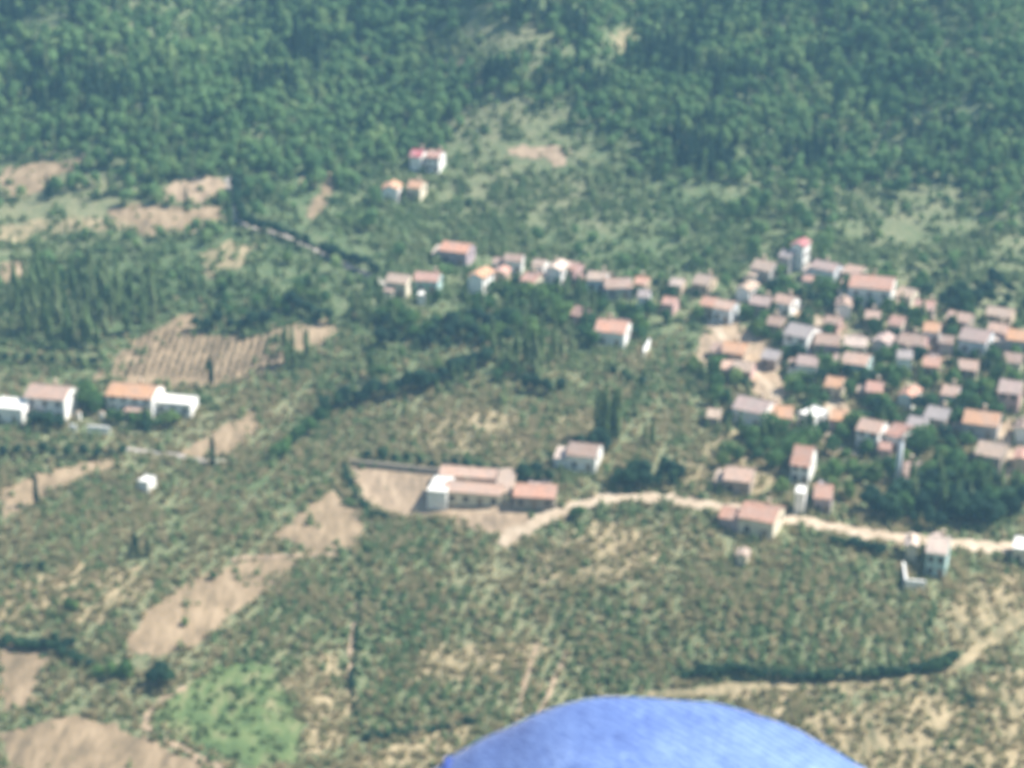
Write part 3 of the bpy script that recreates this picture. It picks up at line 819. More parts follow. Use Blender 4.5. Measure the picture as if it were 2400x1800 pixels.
def garden_wall(x0, y0, x1, y1, h, mat, label, t=0.35, name='garden_wall'):
    a, _ = at(x0, y0); b, _ = at(x1, y1)
    L = (b - a).length
    n = max(2, int(L / 2.5))
    mb = MB()
    rz = math.atan2(b.y - a.y, b.x - a.x)
    Lh = math.hypot(b.x - a.x, b.y - a.y)
    for k in range(n):
        xa, xb = Lh * k / n, Lh * (k + 1) / n
        zg = [float(height(a.x + math.cos(rz) * q, a.y + math.sin(rz) * q)) - a.z for q in (xa, xb)]
        tops = [z + h + random.uniform(-0.08, 0.08) for z in zg]
        mb.hexa([(xa, -t / 2, zg[0] - 0.6), (xb, -t / 2, zg[1] - 0.6), (xb, t / 2, zg[1] - 0.6), (xa, t / 2, zg[0] - 0.6),
                 (xa, -t / 2, tops[0]), (xb, -t / 2, tops[1]), (xb, t / 2, tops[1]), (xa, t / 2, tops[0])])
    body = mb
    root = add(name, None, None, a, rz)
    tag(root, label, 'wall')
    add('masonry', body.mesh('masonry', M[mat]), root)
    c = MB()
    for k in range(n):
        xa, xb = Lh * k / n, Lh * (k + 1) / n
        zg = [float(height(a.x + math.cos(rz) * q, a.y + math.sin(rz) * q)) - a.z + h + 0.05 for q in (xa, xb)]
        c.hexa([(xa, -t * 0.62, zg[0]), (xb, -t * 0.62, zg[1]), (xb, t * 0.62, zg[1]), (xa, t * 0.62, zg[0]), (xa, -t * 0.62, zg[0] + 0.1), (xb, -t * 0.62, zg[1] + 0.1), (xb, t * 0.62, zg[1] + 0.1), (xa, t * 0.62, zg[0] + 0.1)])
    add('coping', c.mesh('coping', M[mat]), root)
    return root
garden_wall(2116, 1338, 2122, 1380, 2.0, 'w_white', 'white courtyard wall running away from the pale teal house', name='courtyard_wall')
garden_wall(2122, 1382, 2168, 1386, 2.2, 'w_white', 'bright white front wall of the small courtyard by the teal house', name='courtyard_wall')
garden_wall(206, 1012, 258, 1016, 1.5, 'w_white', 'low white wall in the farmyard between the two white farmhouses')
garden_wall(164, 1010, 180, 1011, 1.5, 'w_white', 'short white wall stub in the farmyard by the dark trees')
garden_wall(1508, 838, 1522, 812, 1.9, 'w_white', 'curving pale wall beside the lone salmon-roofed white house')
garden_wall(1897, 676, 1884, 714, 1.7, 'w_white', 'slanting white wall between gardens at the village top')
garden_wall(822, 1090, 1036, 1112, 1.2, 'fieldstone', 'rough stone wall along the upper side of the farm yard', name='stone_wall')
for gx, gl in ((184, 'beside the pink-roofed farmhouse'), (239, 'in the middle of the farmyard entrance'), (287, 'in front of the orange-roofed farmhouse')):
    p, _ = at(gx, 984)
    g = add('gate_pillar', None, None, p, -0.2)
    tag(g, 'stout white gate pillar ' + gl, 'pillar', 'white gate pillars of the farm')
    add('shaft', MB().box(-0.55, 0.55, -0.4, 0.4, -0.6, 1.9).mesh('shaft', M['w_white']), g)
    add('cap', MB().hexa([(-0.65, -0.5, 1.9), (0.65, -0.5, 1.9), (0.65, 0.5, 1.9), (-0.65, 0.5, 1.9), (-0.2, -0.1, 2.25), (0.2, -0.1, 2.25), (0.2, 0.1, 2.25), (-0.2, 0.1, 2.25)]).mesh('cap', M['r_tan']), g)
p, _ = at(2102, 1140)
pl = add('pillar', None, None, p)
tag(pl, 'tall slender bluish-white pillar rising from the dark wood', 'pillar')
add('base', MB().box(-0.9, 0.9, -0.9, 0.9, -0.8, 1.0).mesh('base', M['w_pale']), pl)
add('shaft', MB().tube([(0, 0, 0.9), (0.1, 0, 5), (0.3, 0, 11.5)], [0.75, 0.6, 0.5], 10).mesh('shaft', M['w_pale'], True), pl)
add('cap', MB().tube([(0.3, 0, 11.4), (0.3, 0, 11.8), (0.3, 0, 12.8)], [0.7, 0.7, 0.05], 10).mesh('cap', M['r_grey']), pl)

# ------------------------------------------------------------------ vegetation prototypes
def leaf_cloud(rng, centers, smin, smax, normals=None, jit=0.75):
    n = len(centers)
    if normals is None:
        normals = np.tile([0.0, 0.0, 1.0], (n, 1))
    nn = normals / (np.linalg.norm(normals, axis=1)[:, None] + 1e-9) + rng.normal(size=(n, 3)) * jit * 0.5
    nn /= np.linalg.norm(nn, axis=1)[:, None]
    w = rng.normal(size=(n, 3))
    u = np.cross(nn, w); u /= np.linalg.norm(u, axis=1)[:, None]
    v = np.cross(nn, u)
    s = rng.uniform(smin, smax, n)[:, None]
    c = centers
    V = np.stack([c - u * s * 0.5 - v * s * 0.3, c + u * s * 0.5 - v * s * 0.35, c + u * s * 0.55 + v * s * 0.3, c - u * s * 0.4 + v * s * 0.38], 1).reshape(-1, 3)
    F = np.arange(n * 4).reshape(-1, 4)
    return V, F

def crown_round(seed, h=5.0, r=2.1, n=620, name='crown', mat='oak'):
    rng = np.random.default_rng(seed)
    nl = rng.integers(6, 10)
    lc = []
    for k in range(nl):
        a = rng.uniform(0, 2 * math.pi); q = r * 0.62 * math.sqrt(rng.uniform(0, 1)); z = h * rng.uniform(0.38, 0.78)
        lc.append((q * math.cos(a), q * math.sin(a), z, r * rng.uniform(0.36, 0.62)))
    lc.append((0, 0, h * 0.78, r * 0.5))
    pts = []; nr = []
    while len(pts) < n:
        x, y, z, rr = lc[rng.integers(0, len(lc))]
        d = rng.normal(size=3); d /= np.linalg.norm(d)
        q = (x, y, z) + d * rr * rng.uniform(0.82, 1.06) * (1, 1, 0.85)
        if any((q[0] - a) ** 2 + (q[1] - b) ** 2 + ((q[2] - c) / 0.85) ** 2 < (0.72 * e) ** 2 for a, b, c, e in lc):
            continue                                   # hidden inside another lobe
        pts.append(q); nr.append(d)
    V, F = leaf_cloud(rng, np.array(pts), 0.30, 0.62, np.array(nr))
    return quad_mesh(name, V, F, M[mat])

def crown_spindle(seed, h=11.0, r=1.15, n=900, z0=1.2, name='crown', mat='poplar', pw=0.8):
    rng = np.random.default_rng(seed)
    t = rng.uniform(0, 1, n) ** 0.9
    prof = np.sin(np.clip(t * 0.93 + 0.07, 0, 1) * math.pi) ** pw * (1.15 - 0.5 * t)
    a = rng.uniform(0, 2 * math.pi, n)
    q = r * prof * np.sqrt(rng.uniform(0.5, 1.1, n)) * (0.8 + 0.35 * np.sin(a * 2 + t * 9 + seed))
    c = np.stack([q * np.cos(a), q * np.sin(a), z0 + t * (h - z0)], 1)
    V, F = leaf_cloud(rng, c, 0.28, 0.6, np.stack([np.cos(a), np.sin(a), 0.35 + 0 * a], 1))
    return quad_mesh(name, V, F, M[mat])

def crown_cone(seed, h=6.0, r=1.5, n=480, name='crown', mat='dark_leaf'):
    rng = np.random.default_rng(seed)
    t = rng.uniform(0, 1, n) ** 1.3
    a = rng.uniform(0, 2 * math.pi, n)
    q = r * (1 - t) ** 0.75 * np.sqrt(rng.uniform(0.5, 1.1, n)) * (0.75 + 0.4 * np.sin(a * 3 + t * 14 + seed))
    c = np.stack([q * np.cos(a), q * np.sin(a), h * (0.14 + 0.86 * t)], 1)
    V, F = leaf_cloud(rng, c, 0.3, 0.62, np.stack([np.cos(a), np.sin(a), 0.6 + 0 * a], 1))
    return quad_mesh(name, V, F, M[mat])

def crown_bush(seed, h=1.5, r=1.1, n=170, name='crown', mat='scrub', s0=0.2, s1=0.42):
    rng = np.random.default_rng(seed)
    d = rng.normal(size=(n, 3)); d /= np.linalg.norm(d, axis=1)[:, None]
    d[:, 2] = np.abs(d[:, 2])
    k = rng.uniform(0.5, 1.08, n)[:, None]
    lump = (0.78 + 0.3 * np.sin(3 * np.arctan2(d[:, 1], d[:, 0]) + seed))[:, None]
    c = d * k * lump * np.array([r, r, h * 0.9])
    V, F = leaf_cloud(rng, c, s0, s1, d + np.array([0, 0, 0.3]))
    return quad_mesh(name, V, F, M[mat])

def tuft(seed, h=1.15, r=0.42, n=34, name='tuft', mat='dry_tuft'):
    rng = np.random.default_rng(seed)
    V = []; 
    for k in range(n):
        a = rng.uniform(0, 2 * math.pi); q = r * math.sqrt(rng.uniform(0, 1)); b = rng.uniform(0, 2 * math.pi)
        x, y = q * math.cos(a), q * math.sin(a); hh = h * rng.uniform(0.5, 1.1); w = rng.uniform(0.06, 0.14)
        lx, ly = x + rng.normal() * 0.25, y + rng.normal() * 0.25
        V += [(x - w * math.cos(b), y - w * math.sin(b), -0.1), (x + w * math.cos(b), y + w * math.sin(b), -0.1), (lx + w * 0.5 * math.cos(b), ly + w * 0.5 * math.sin(b), hh), (lx - w * 0.5 * math.cos(b), ly - w * 0.5 * math.sin(b), hh)]
    return quad_mesh(name, np.array(V), np.arange(n * 4).reshape(-1, 4), M[mat])

def trunk_mesh(seed, h, r0, limbs, mat):
    rng = random.Random(seed)
    mb = MB()
    mb.tube([(0, 0, -0.5), (0, 0, 0.3), (rng.uniform(-.1, .1), rng.uniform(-.1, .1), h * 0.55), (rng.uniform(-.15, .15), rng.uniform(-.15, .15), h)], [r0 * 1.4, r0, r0 * 0.75, r0 * 0.3], 6)
    for k in range(limbs):
        a = rng.uniform(0, 6.28); z = h * rng.uniform(0.4, 0.7); q = h * rng.uniform(0.22, 0.36)
        mb.tube([(0, 0, z), (q * 0.5 * math.cos(a), q * 0.5 * math.sin(a), z + q * 0.5), (q * math.cos(a), q * math.sin(a), z + q * 1.1)], [r0 * 0.5, r0 * 0.35, r0 * 0.12], 5)
    return mb.mesh('trunk', M[mat], True)

PROTO = {
    'broadleaf_tree': [(crown_round(100 + i, 5.0, 2.1 + 0.15 * (i % 3), mat='oak'), trunk_mesh(i, 3.6, 0.19, 4, 'bark')) for i in range(5)],
    'evergreen_tree': [(crown_round(200 + i, 5.4, 2.0, 700, mat='dark_leaf'), trunk_mesh(20 + i, 3.8, 0.2, 4, 'bark')) for i in range(4)],
    'poplar_tree': [(crown_spindle(300 + i, 10.5 + i, 1.0 + 0.1 * (i % 3)), trunk_mesh(40 + i, 9.0, 0.16, 0, 'pale_bark')) for i in range(4)],
    'cypress_tree': [(crown_spindle(350 + i, 7.5, 0.62, 480, 0.3, mat='dark_leaf', pw=0.6), trunk_mesh(60 + i, 6.0, 0.14, 0, 'bark')) for i in range(2)],
    'hedge_bush': [(crown_round(400 + i, 2.6, 1.5, 380, mat='dark_leaf'), trunk_mesh(80 + i, 1.6, 0.09, 3, 'bark')) for i in range(3)],
}
TREE_XY = []
import re
NEAR_GROUPS = {'garden trees between the village houses', 'dark garden trees between the village houses', 'garden trees of the lower village', 'poplars between the village houses',
               'young poplars in the lower village', 'trees planted at the fronts of village houses', 'orchards under the upper row', 'poplars of the orchards', 'trees between houses of the upper row'}
def short_name(lb):
    return re.split(r",| (?:beside|at|above|below|in|on|behind|among|near|under|by|between|touching|just|over|next|set|straight|uphill|squeezed|sunk|turned|tucked|peeping|standing|amid|half|along|and|across|leaning|joined) ", lb)[0]
def near_label(kind, x, y, group):
    i = min(range(len(HOUSES_XY)), key=lambda q: (HOUSES_XY[q][0] - x) ** 2 + (HOUSES_XY[q][1] - y) ** 2)
    hx, hy, a, b, rz = HOUSES_XY[i]
    sh = short_name(HOUSE_LABELS[i])
    if sum(short_name(l) == sh for l in HOUSE_LABELS) > 1:
        sh = ' '.join(HOUSE_LABELS[i].split()[:8])
    what = {'broadleaf_tree': 'round green tree', 'evergreen_tree': 'dark round tree', 'poplar_tree': 'slender poplar', 'cypress_tree': 'dark cypress'}.get(kind, 'bush')
    dx, dy = x - hx, y - hy
    lx = dx * math.cos(rz) + dy * math.sin(rz); ly = -dx * math.sin(rz) + dy * math.cos(rz)
    if ly < -b and abs(lx) < a: where = 'in front of'
    elif ly > b and abs(lx) < a: where = 'behind'
    elif lx > 0: where = 'beside the sunny end of'
    else: where = 'beside the shaded end of'
    if math.hypot(dx, dy) > 16:
        where = 'nearest to'
    return ' '.join((what + ' ' + where + ' the ' + sh).split()[:15])

def tree(kind, x, y, size, label, group, rz=None):
    if group in NEAR_GROUPS:
        label = near_label(kind, x, y, group)
    ps = PROTO[kind]
    c, t = ps[random.randrange(len(ps))]
    z = float(height(x, y))
    base = {'broadleaf_tree': 5.0, 'evergreen_tree': 5.4, 'poplar_tree': 11.5, 'cypress_tree': 7.5, 'hedge_bush': 2.6}[kind]
    s = size / base
    r = add(kind, None, None, (x, y, z - 0.05), random.uniform(0, 6.28) if rz is None else rz)
    wf = random.uniform(0.85, 1.2)
    r.scale = (s * wf, s * wf, s)
    if kind == 'poplar_tree':
        r.rotation_euler = (random.uniform(-.05, .05), random.uniform(-.05, .05), random.uniform(0, 6.28))
    tag(r, label, 'bush' if 'bush' in kind else 'tree', group)
    add('crown', c, r); add('trunk', t, r)
    TREE_XY.append((x, y, size))
    return r

def clear_of_houses(x, y, pad):
    for hx, hy, a, b, rz in HOUSES_XY:
        dx, dy = x - hx, y - hy
        lx = dx * math.cos(rz) + dy * math.sin(rz); ly = -dx * math.sin(rz) + dy * math.cos(rz)
        if abs(lx) < a + pad and -b - pad * 1.8 < ly < b + pad:
            return False
    return True

def clear_of_roads(x, y, pad=0.5):
    for nm, mt, w, P in ROAD_XY:
        if np.min((P[:, 0] - x) ** 2 + (P[:, 1] - y) ** 2) < (w / 2 + pad) ** 2:
            return False
    return True

def row(kind, pl, step, size, label, group, jit=0.5):
    P = catmull(dpts(pl)[:, :2], 12)
    s = np.concatenate([[0], np.cumsum(np.linalg.norm(np.diff(P, axis=0), axis=1))])
    for q in np.arange(0, s[-1], step):
        x = np.interp(q, s, P[:, 0]) + random.uniform(-jit, jit); y = np.interp(q, s, P[:, 1]) + random.uniform(-jit, jit)
        if clear_of_houses(x, y, 0.8):
            tree(kind, x, y, size * random.uniform(0.75, 1.2), label, group)

def clump(kind, cx, cy, rx, ry, n, size, label, group, var=0.3, avoid=True):
    k = 0
    cand = []
    for _ in range(n * 8 + 10):
        a = random.uniform(0, 6.28); q = math.sqrt(random.random())
        cand.append((cx + rx * q * math.cos(a), cy + ry * q * math.sin(a)))
    for p in dpts(cand):
        if k >= n:
            break
        if avoid and (not clear_of_houses(p[0], p[1], 0.7 if 'poplar' in kind else size * 0.22) or not clear_of_roads(p[0], p[1])):
            continue
        if avoid and any(nm_ == 'bare_ground' and inside(pg_, np.array([p[0]]), np.array([p[1]]))[0] for nm_, mt_, pg_ in FIELD_XY):
            continue
        sp = 1.3 if kind in ('poplar_tree', 'cypress_tree') else 0.36 * size
        if any((p[0] - X) ** 2 + (p[1] - Y) ** 2 < sp * sp for X, Y, S_ in TREE_XY):
            continue
        tree(kind, p[0], p[1], size * random.uniform(1 - var, 1 + var), label, group)
        k += 1

for k_, (hx, hy, a_, b_, rz_) in enumerate(list(HOUSES_XY)):
    if hx < 35 or hy < 425 or random.random() < 0.25:
        continue
    lx = random.uniform(-1, 0.6) * a_; ly = -b_ - random.uniform(2.2, 3.4)
    x_ = hx + lx * math.cos(rz_) - ly * math.sin(rz_); y_ = hy + lx * math.sin(rz_) + ly * math.cos(rz_)
    if clear_of_roads(x_, y_, 0.2) and clear_of_houses(x_, y_, 0.3):
        tree('poplar_tree' if random.random() < 0.3 else 'broadleaf_tree', x_, y_, random.uniform(3.2, 4.6), 'small tree planted at the front of a village house', 'trees planted at the fronts of village houses')
G = 'trees along the winding upper road'
row('evergreen_tree', [(508, 410), (519, 458), (548, 496), (618, 518), (684, 547), (745, 566), (815, 595)], 2.1, 4.0, 'dark tree in the row lining the winding upper road', G)
row('evergreen_tree', [(420, 716), (470, 714), (530, 718), (582, 706)], 3.0, 5.0, 'dark tree in the clump at the top of the ploughed field', 'clump at the top of the ploughed field', 0.9)
row('evergreen_tree', [(622, 662), (665, 684), (715, 704)], 2.8, 4.6, 'dark tree in the short row beyond the ploughed field', 'short row beyond the ploughed field', 0.9)
row('evergreen_tree', [(712, 896), (790, 872), (860, 856), (940, 836), (1010, 806), (1062, 786)], 2.2, 5.4, 'green tree in the hedgerow climbing between the scrub fields', 'hedgerow between the scrub fields', 0.8)
row('evergreen_tree', [(1132, 842), (1180, 850), (1236, 848)], 3.0, 4.6, 'dark tree in the clump under the poplars', 'clump under the poplars', 0.8)
row('evergreen_tree', [(1330, 815), (1370, 838), (1400, 845)], 3.0, 3.6, 'dark tree in the shady strip below the lone white house', 'strip below the lone white house', 0.8)
row('hedge_bush', [(1480, 1470), (1560, 1458), (1650, 1464), (1750, 1471), (1850, 1468), (1950, 1458), (2030, 1447), (2066, 1420)], 1.7, 2.3, 'dark bush in the hedge beside the grassy track', 'hedge beside the grassy track', 0.3)
row('evergreen_tree', [(800, 996), (880, 1008), (960, 1016), (1040, 1028), (1096, 1040)], 3.0, 3.2, 'dark tree in the row behind the farm yard', 'row behind the farm yard')
row('hedge_bush', [(746, 1010), (757, 1050), (780, 1090), (806, 1118), (850, 1124)], 1.3, 1.5, 'low dark bush edging the bare farm yard', 'bushes edging the farm yard', 0.2)
row('evergreen_tree', [(10, 988), (90, 985), (150, 992), (215, 990), (272, 986)], 3.0, 3.4, 'dark tree below the white farmhouses', 'trees below the white farmhouses', 0.7)
row('evergreen_tree', [(52, 922), (92, 928), (132, 930)], 2.2, 5.2, 'dark tree shading the front of the pink-roofed farmhouse', 'trees in front of the pink-roofed farmhouse', 0.6)
row('broadleaf_tree', [(176, 872), (196, 884), (212, 895)], 2.0, 5.6, 'green tree between the two white farmhouses', 'trees between the two white farmhouses', 0.6)
row('broadleaf_tree', [(240, 915), (275, 920), (330, 924), (380, 922)], 2.4, 3.6, 'green tree in front of the orange-roofed farmhouse', 'trees in front of the orange-roofed farmhouse', 0.6)
row('evergreen_tree', [(10, 782), (80, 786), (150, 792), (215, 786)], 3.2, 2.8, 'dark tree in the hedge under the poplar grove', 'hedge under the poplar grove')
row('evergreen_tree', [(40, 1238), (66, 1234), (100, 1232)], 2.4, 2.8, 'dark tree in the little group on the grassy slope', 'little group on the grassy slope')
row('hedge_bush', [(1800, 1176), (1850, 1186), (1905, 1200)], 1.6, 2.2, 'dark bush on the lower verge of the dirt road', 'bushes on the verge of the dirt road', 0.3)
row('evergreen_tree', [(1512, 830), (1560, 836), (1610, 842), (1650, 848)], 2.6, 2.8, 'dark tree in the row under the village square', 'row under the village square', 0.4)
row('hedge_bush', [(20, 1392), (70, 1402), (120, 1408), (190, 1440)], 1.6, 2.0, 'dark bush along the edge of the reddish ploughed field', 'bushes along the reddish ploughed field', 0.3)
row('evergreen_tree', [(2085, 1500), (2092, 1520), (2102, 1540)], 1.8, 2.2, 'dark tree in the short gap row in the stubble', 'short row in the stubble', 0.2)
row('hedge_bush', [(778, 1290), (772, 1360), (766, 1430), (760, 1490), (772, 1550), (788, 1604)], 1.9, 1.2, 'dark bush in the straight hedge at the end of the orchard rows', 'straight hedge at the orchard end', 0.25)
row('hedge_bush', [(800, 1600), (880, 1590), (960, 1576), (1040, 1556)], 1.5, 1.4, 'low bush in the hedge along the foot of the orchard', 'hedge along the orchard foot', 0.3)
row('broadleaf_tree', [(600, 990), (650, 945), (690, 912), (716, 892)], 2.6, 3.6, 'green tree in the hedge climbing towards the dark hedgerow', 'hedge climbing to the hedgerow', 0.5)
clump('evergreen_tree', 345, 1484, 34, 14, 4, 6.0, 'big dark tree overhanging the head of the green meadow', 'big trees at the head of the meadow')
clump('evergreen_tree', 130, 1404, 40, 10, 4, 3.4, 'dark tree in the ditch beside the reddish field', 'trees in the ditch')
clump('broadleaf_tree', 240, 1462, 60, 20, 6, 3.2, 'green tree in the thicket between field and meadow', 'thicket between field and meadow')
clump('broadleaf_tree', 150, 1320, 12, 6, 2, 3.0, 'lone dark tree on the straw field', 'trees on the straw field')
clump('broadleaf_tree', 455, 1254, 10, 5, 1, 2.4, 'single round bush in the upper part of the bare diagonal field', None)
clump('broadleaf_tree', 402, 1352, 10, 5, 1, 1.8, 'single small bush in the lower part of the bare diagonal field', None)
clump('evergreen_tree', 1395, 1046, 78, 20, 15, 4.4, 'dark tree in the grove behind the white brown-roofed house', 'grove behind the brown-roofed house')
clump('evergreen_tree', 1280, 975, 30, 8, 5, 4.2, 'dark tree crowding above the white brown-roofed house', 'trees above the brown-roofed house')
clump('evergreen_tree', 1160, 1042, 44, 10, 6, 3.6, 'dark tree beside the salmon-roofed barn', 'trees beside the barn')
clump('broadleaf_tree', 1240, 1118, 20, 6, 3, 2.6, 'green bush by the bend of the dirt road', 'bushes by the road bend')
clump('evergreen_tree', 2040, 1105, 170, 42, 40, 5.6, 'dark tree in the dense wood above the dirt road', 'dense wood above the dirt road')
clump('broadleaf_tree', 2060, 1085, 150, 45, 14, 5.2, 'lighter green tree in the dense wood above the dirt road', 'lighter trees of the dense wood')
clump('broadleaf_tree', 1850, 1000, 300, 85, 30, 4.8, 'green garden tree in the lower village', 'garden trees of the lower village')
clump('broadleaf_tree', 1850, 800, 360, 190, 75, 4.8, 'green garden tree between the village houses', 'garden trees between the village houses')
clump('evergreen_tree', 1850, 800, 360, 200, 45, 4.6, 'dark garden tree between the village houses', 'dark garden trees between the village houses')
clump('evergreen_tree', 2140, 660, 90, 50, 14, 4.4, 'dark tree on the wooded upper edge of the village', 'wooded upper edge of the village')
clump('broadleaf_tree', 1150, 690, 330, 70, 52, 4.8, 'green tree in the orchards under the upper row of houses', 'orchards under the upper row')
clump('evergreen_tree', 960, 730, 190, 34, 24, 4.8, 'dark tree in the hollow below the upper row of houses', 'hollow below the upper row')
clump('evergreen_tree', 1250, 640, 300, 30, 12, 3.6, 'dark tree between houses of the upper row', 'trees between houses of the upper row')
clump('broadleaf_tree', 900, 800, 230, 40, 12, 2.8, 'small green tree in the rough pasture', 'small trees in the rough pasture')
clump('broadleaf_tree', 520, 620, 330, 70, 26, 3.2, 'green tree on the scrubby slope under the winding road', 'trees on the slope under the winding road')
clump('poplar_tree', 190, 690, 170, 70, 54, 11.0, 'slender poplar in the grove above the farm', 'poplar grove above the farm', 0.22)
clump('poplar_tree', 1130, 790, 85, 34, 15, 9.5, 'slender poplar in the stand among the scrub fields', 'poplars among the scrub fields', 0.22)
clump('poplar_tree', 640, 775, 45, 22, 6, 8.0, 'slender poplar at the corner of the ploughed field', 'poplars at the corner of the ploughed field', 0.2)
clump('poplar_tree', 800, 690, 50, 14, 7, 7.0, 'slender poplar below the winding road', 'poplars below the winding road', 0.2)
clump('poplar_tree', 1312, 955, 22, 10, 8, 10.5, 'slender poplar by the brown-roofed white house', 'poplars by the brown-roofed house', 0.2)
clump('poplar_tree', 2060, 1090, 150, 40, 20, 8.5, 'pale slender poplar rising out of the dense dark wood', 'poplars in the dense wood', 0.2)
clump('poplar_tree', 1850, 790, 350, 170, 26, 7.0, 'slender poplar standing between the village houses', 'poplars between the village houses', 0.2)
clump('poplar_tree', 1100, 690, 330, 60, 22, 7.5, 'slender poplar in the orchards under the upper row of houses', 'poplars of the orchards', 0.2)
clump('poplar_tree', 900, 860, 200, 50, 10, 6.0, 'slender poplar by the hedgerow between the scrub fields', 'poplars by the hedgerow', 0.2)
clump('poplar_tree', 500, 640, 250, 60, 12, 6.5, 'slender poplar on the slope under the winding road', 'poplars on the slope', 0.2)
clump('poplar_tree', 1700, 960, 330, 60, 14, 6.5, 'slender young poplar in a lower village garden', 'young poplars in the lower village', 0.2)
clump('cypress_tree', 458, 836, 4, 3, 1, 8.5, 'single dark cypress at the foot of the ploughed field', None, 0.1)
clump('cypress_tree', 466, 1002, 14, 5, 3, 8.0, 'dark cypress at the corner of the small bare field', 'cypresses at the corner of the small bare field', 0.2)
clump('cypress_tree', 78, 1090, 4, 3, 1, 7.5, 'single dark cypress on the straw-coloured slope', None, 0.1)
clump('cypress_tree', 316, 940, 5, 3, 1, 7.0, 'single dark cypress at the corner of the orange-roofed farmhouse', None, 0.1)
clump('cypress_tree', 300, 1200, 30, 10, 4, 4.5, 'dark cypress standing in the open scrub', 'cypresses in the open scrub', 0.2)

# vine rows in the ploughed field: each row one planted thing
pf = FIELD_XY[0][2]
for k in range(20):
    x0 = 300 + k * 16.0
    a = dpts([(x0 - 26 + k * 0.6, 815)])[0]; b = dpts([(x0 + 14, 712)])[0]
    rng = np.random.default_rng(900 + k)
    n = 130
    t = np.sort(rng.uniform(0, 1, n))
    dens = 0.4 + 0.6 * vnoise(t * 9, t * 0 + k, 44)
    X = a[0] + (b[0] - a[0]) * t + rng.normal(0, 0.22, n); Y = a[1] + (b[1] - a[1]) * t + rng.normal(0, 0.22, n)
    ok = inside(pf, X, Y)
    X, Y, dens = X[ok], Y[ok], dens[ok]
    if len(X) < 20:
        continue
    Z = height(X, Y) + 0.15 + rng.uniform(0, 0.85, len(X)) * dens
    c = np.stack([X - a[0], Y - a[1], Z - a[2]], 1)
    Vv, Ff = leaf_cloud(rng, c, 0.35, 0.6)
    r = add('vine_row', None, None, a)
    tag(r, 'long row of low brownish vines in the ploughed field', 'vine row', 'vine rows in the ploughed field')
    add('foliage', quad_mesh('foliage', Vv, Ff, M['vine']), r)
    mb = MB()
    for q in range(0, len(X), 24):
        zz = float(height(X[q], Y[q])) - a[2]
        mb.tube([(X[q] - a[0], Y[q] - a[1], zz - 0.1), (X[q] - a[0], Y[q] - a[1], zz + 0.8)], [0.06, 0.04], 5)
    add('stems', mb.mesh('stems', M['bark']), r)

# ------------------------------------------------------------------ woodland, scrub and dry grass nobody could count
def proto_collection(name, meshes):
    c = bpy.data.collections.new(name)
    for i, me in enumerate(meshes):
        o = bpy.data.objects.new('%s_%02d' % (name, i), me)
        c.objects.link(o)
    return c

def scatter(name, pts, scale, idx, coll, label, cat):
    me = bpy.data.meshes.new(name)
    me.vertices.add(len(pts)); me.vertices.foreach_set('co', np.asarray(pts, np.float32).ravel())
    a = me.attributes.new('sc', 'FLOAT_VECTOR', 'POINT'); a.data.foreach_set('vector', np.asarray(scale, np.float32).ravel())
    a = me.attributes.new('rot', 'FLOAT_VECTOR', 'POINT')
    R = np.zeros((len(pts), 3), np.float32); R[:, 2] = RNG.uniform(0, 6.283, len(pts)); R[:, 0] = RNG.normal(0, 0.06, len(pts)); R[:, 1] = RNG.normal(0, 0.06, len(pts))
    a.data.foreach_set('vector', R.ravel())
    a = me.attributes.new('pick', 'INT', 'POINT'); a.data.foreach_set('value', np.asarray(idx, np.int32))
    o = add(name, me)
    tag(o, label, cat, kind='stuff')
    ng = bpy.data.node_groups.new(name + '_scatter', 'GeometryNodeTree')
    ng.interface.new_socket('Geometry', in_out='INPUT', socket_type='NodeSocketGeometry')
    ng.interface.new_socket('Geometry', in_out='OUTPUT', socket_type='NodeSocketGeometry')
    N = ng.nodes; L = ng.links
    gi = N.new('NodeGroupInput'); go = N.new('NodeGroupOutput')
    ci = N.new('GeometryNodeCollectionInfo')
    ci.inputs['Collection'].default_value = coll
    ci.inputs['Separate Children'].default_value = True
    ci.inputs['Reset Children'].default_value = True
    ip = N.new('GeometryNodeInstanceOnPoints')
    ip.inputs['Pick Instance'].default_value = True
    def na(nm, dt):
        n = N.new('GeometryNodeInputNamedAttribute'); n.data_type = dt; n.inputs['Name'].default_value = nm
        return n.outputs[0]
    L.new(gi.outputs[0], ip.inputs['Points'])
    L.new(ci.outputs[0], ip.inputs['Instance'])
    L.new(na('pick', 'INT'), ip.inputs['Instance Index'])
    e2r = N.new('FunctionNodeEulerToRotation')
    L.new(na('rot', 'FLOAT_VECTOR'), e2r.inputs[0])
    L.new(e2r.outputs[0], ip.inputs['Rotation'])
    L.new(na('sc', 'FLOAT_VECTOR'), ip.inputs['Scale'])
    L.new(ip.outputs[0], go.inputs[0])
    mod = o.modifiers.new('scatter', 'NODES')
    mod.node_group = ng
    return o

def jgrid(x0, x1, y0, y1, step, seed):
    rng = np.random.default_rng(seed)
    X, Y = np.meshgrid(np.arange(x0, x1, step), np.arange(y0, y1, step))
    X = X.ravel() + rng.uniform(-.5, .5, X.size) * step; Y = Y.ravel() + rng.uniform(-.5, .5, Y.size) * step
    Z = height(X, Y)
    dx, dy = project(X, Y, Z)
    ok = (dx > -160) & (dx < 2372) & (dy > -330) & (dy < 1780)
    return X[ok], Y[ok], Z[ok], dx[ok], dy[ok], rng

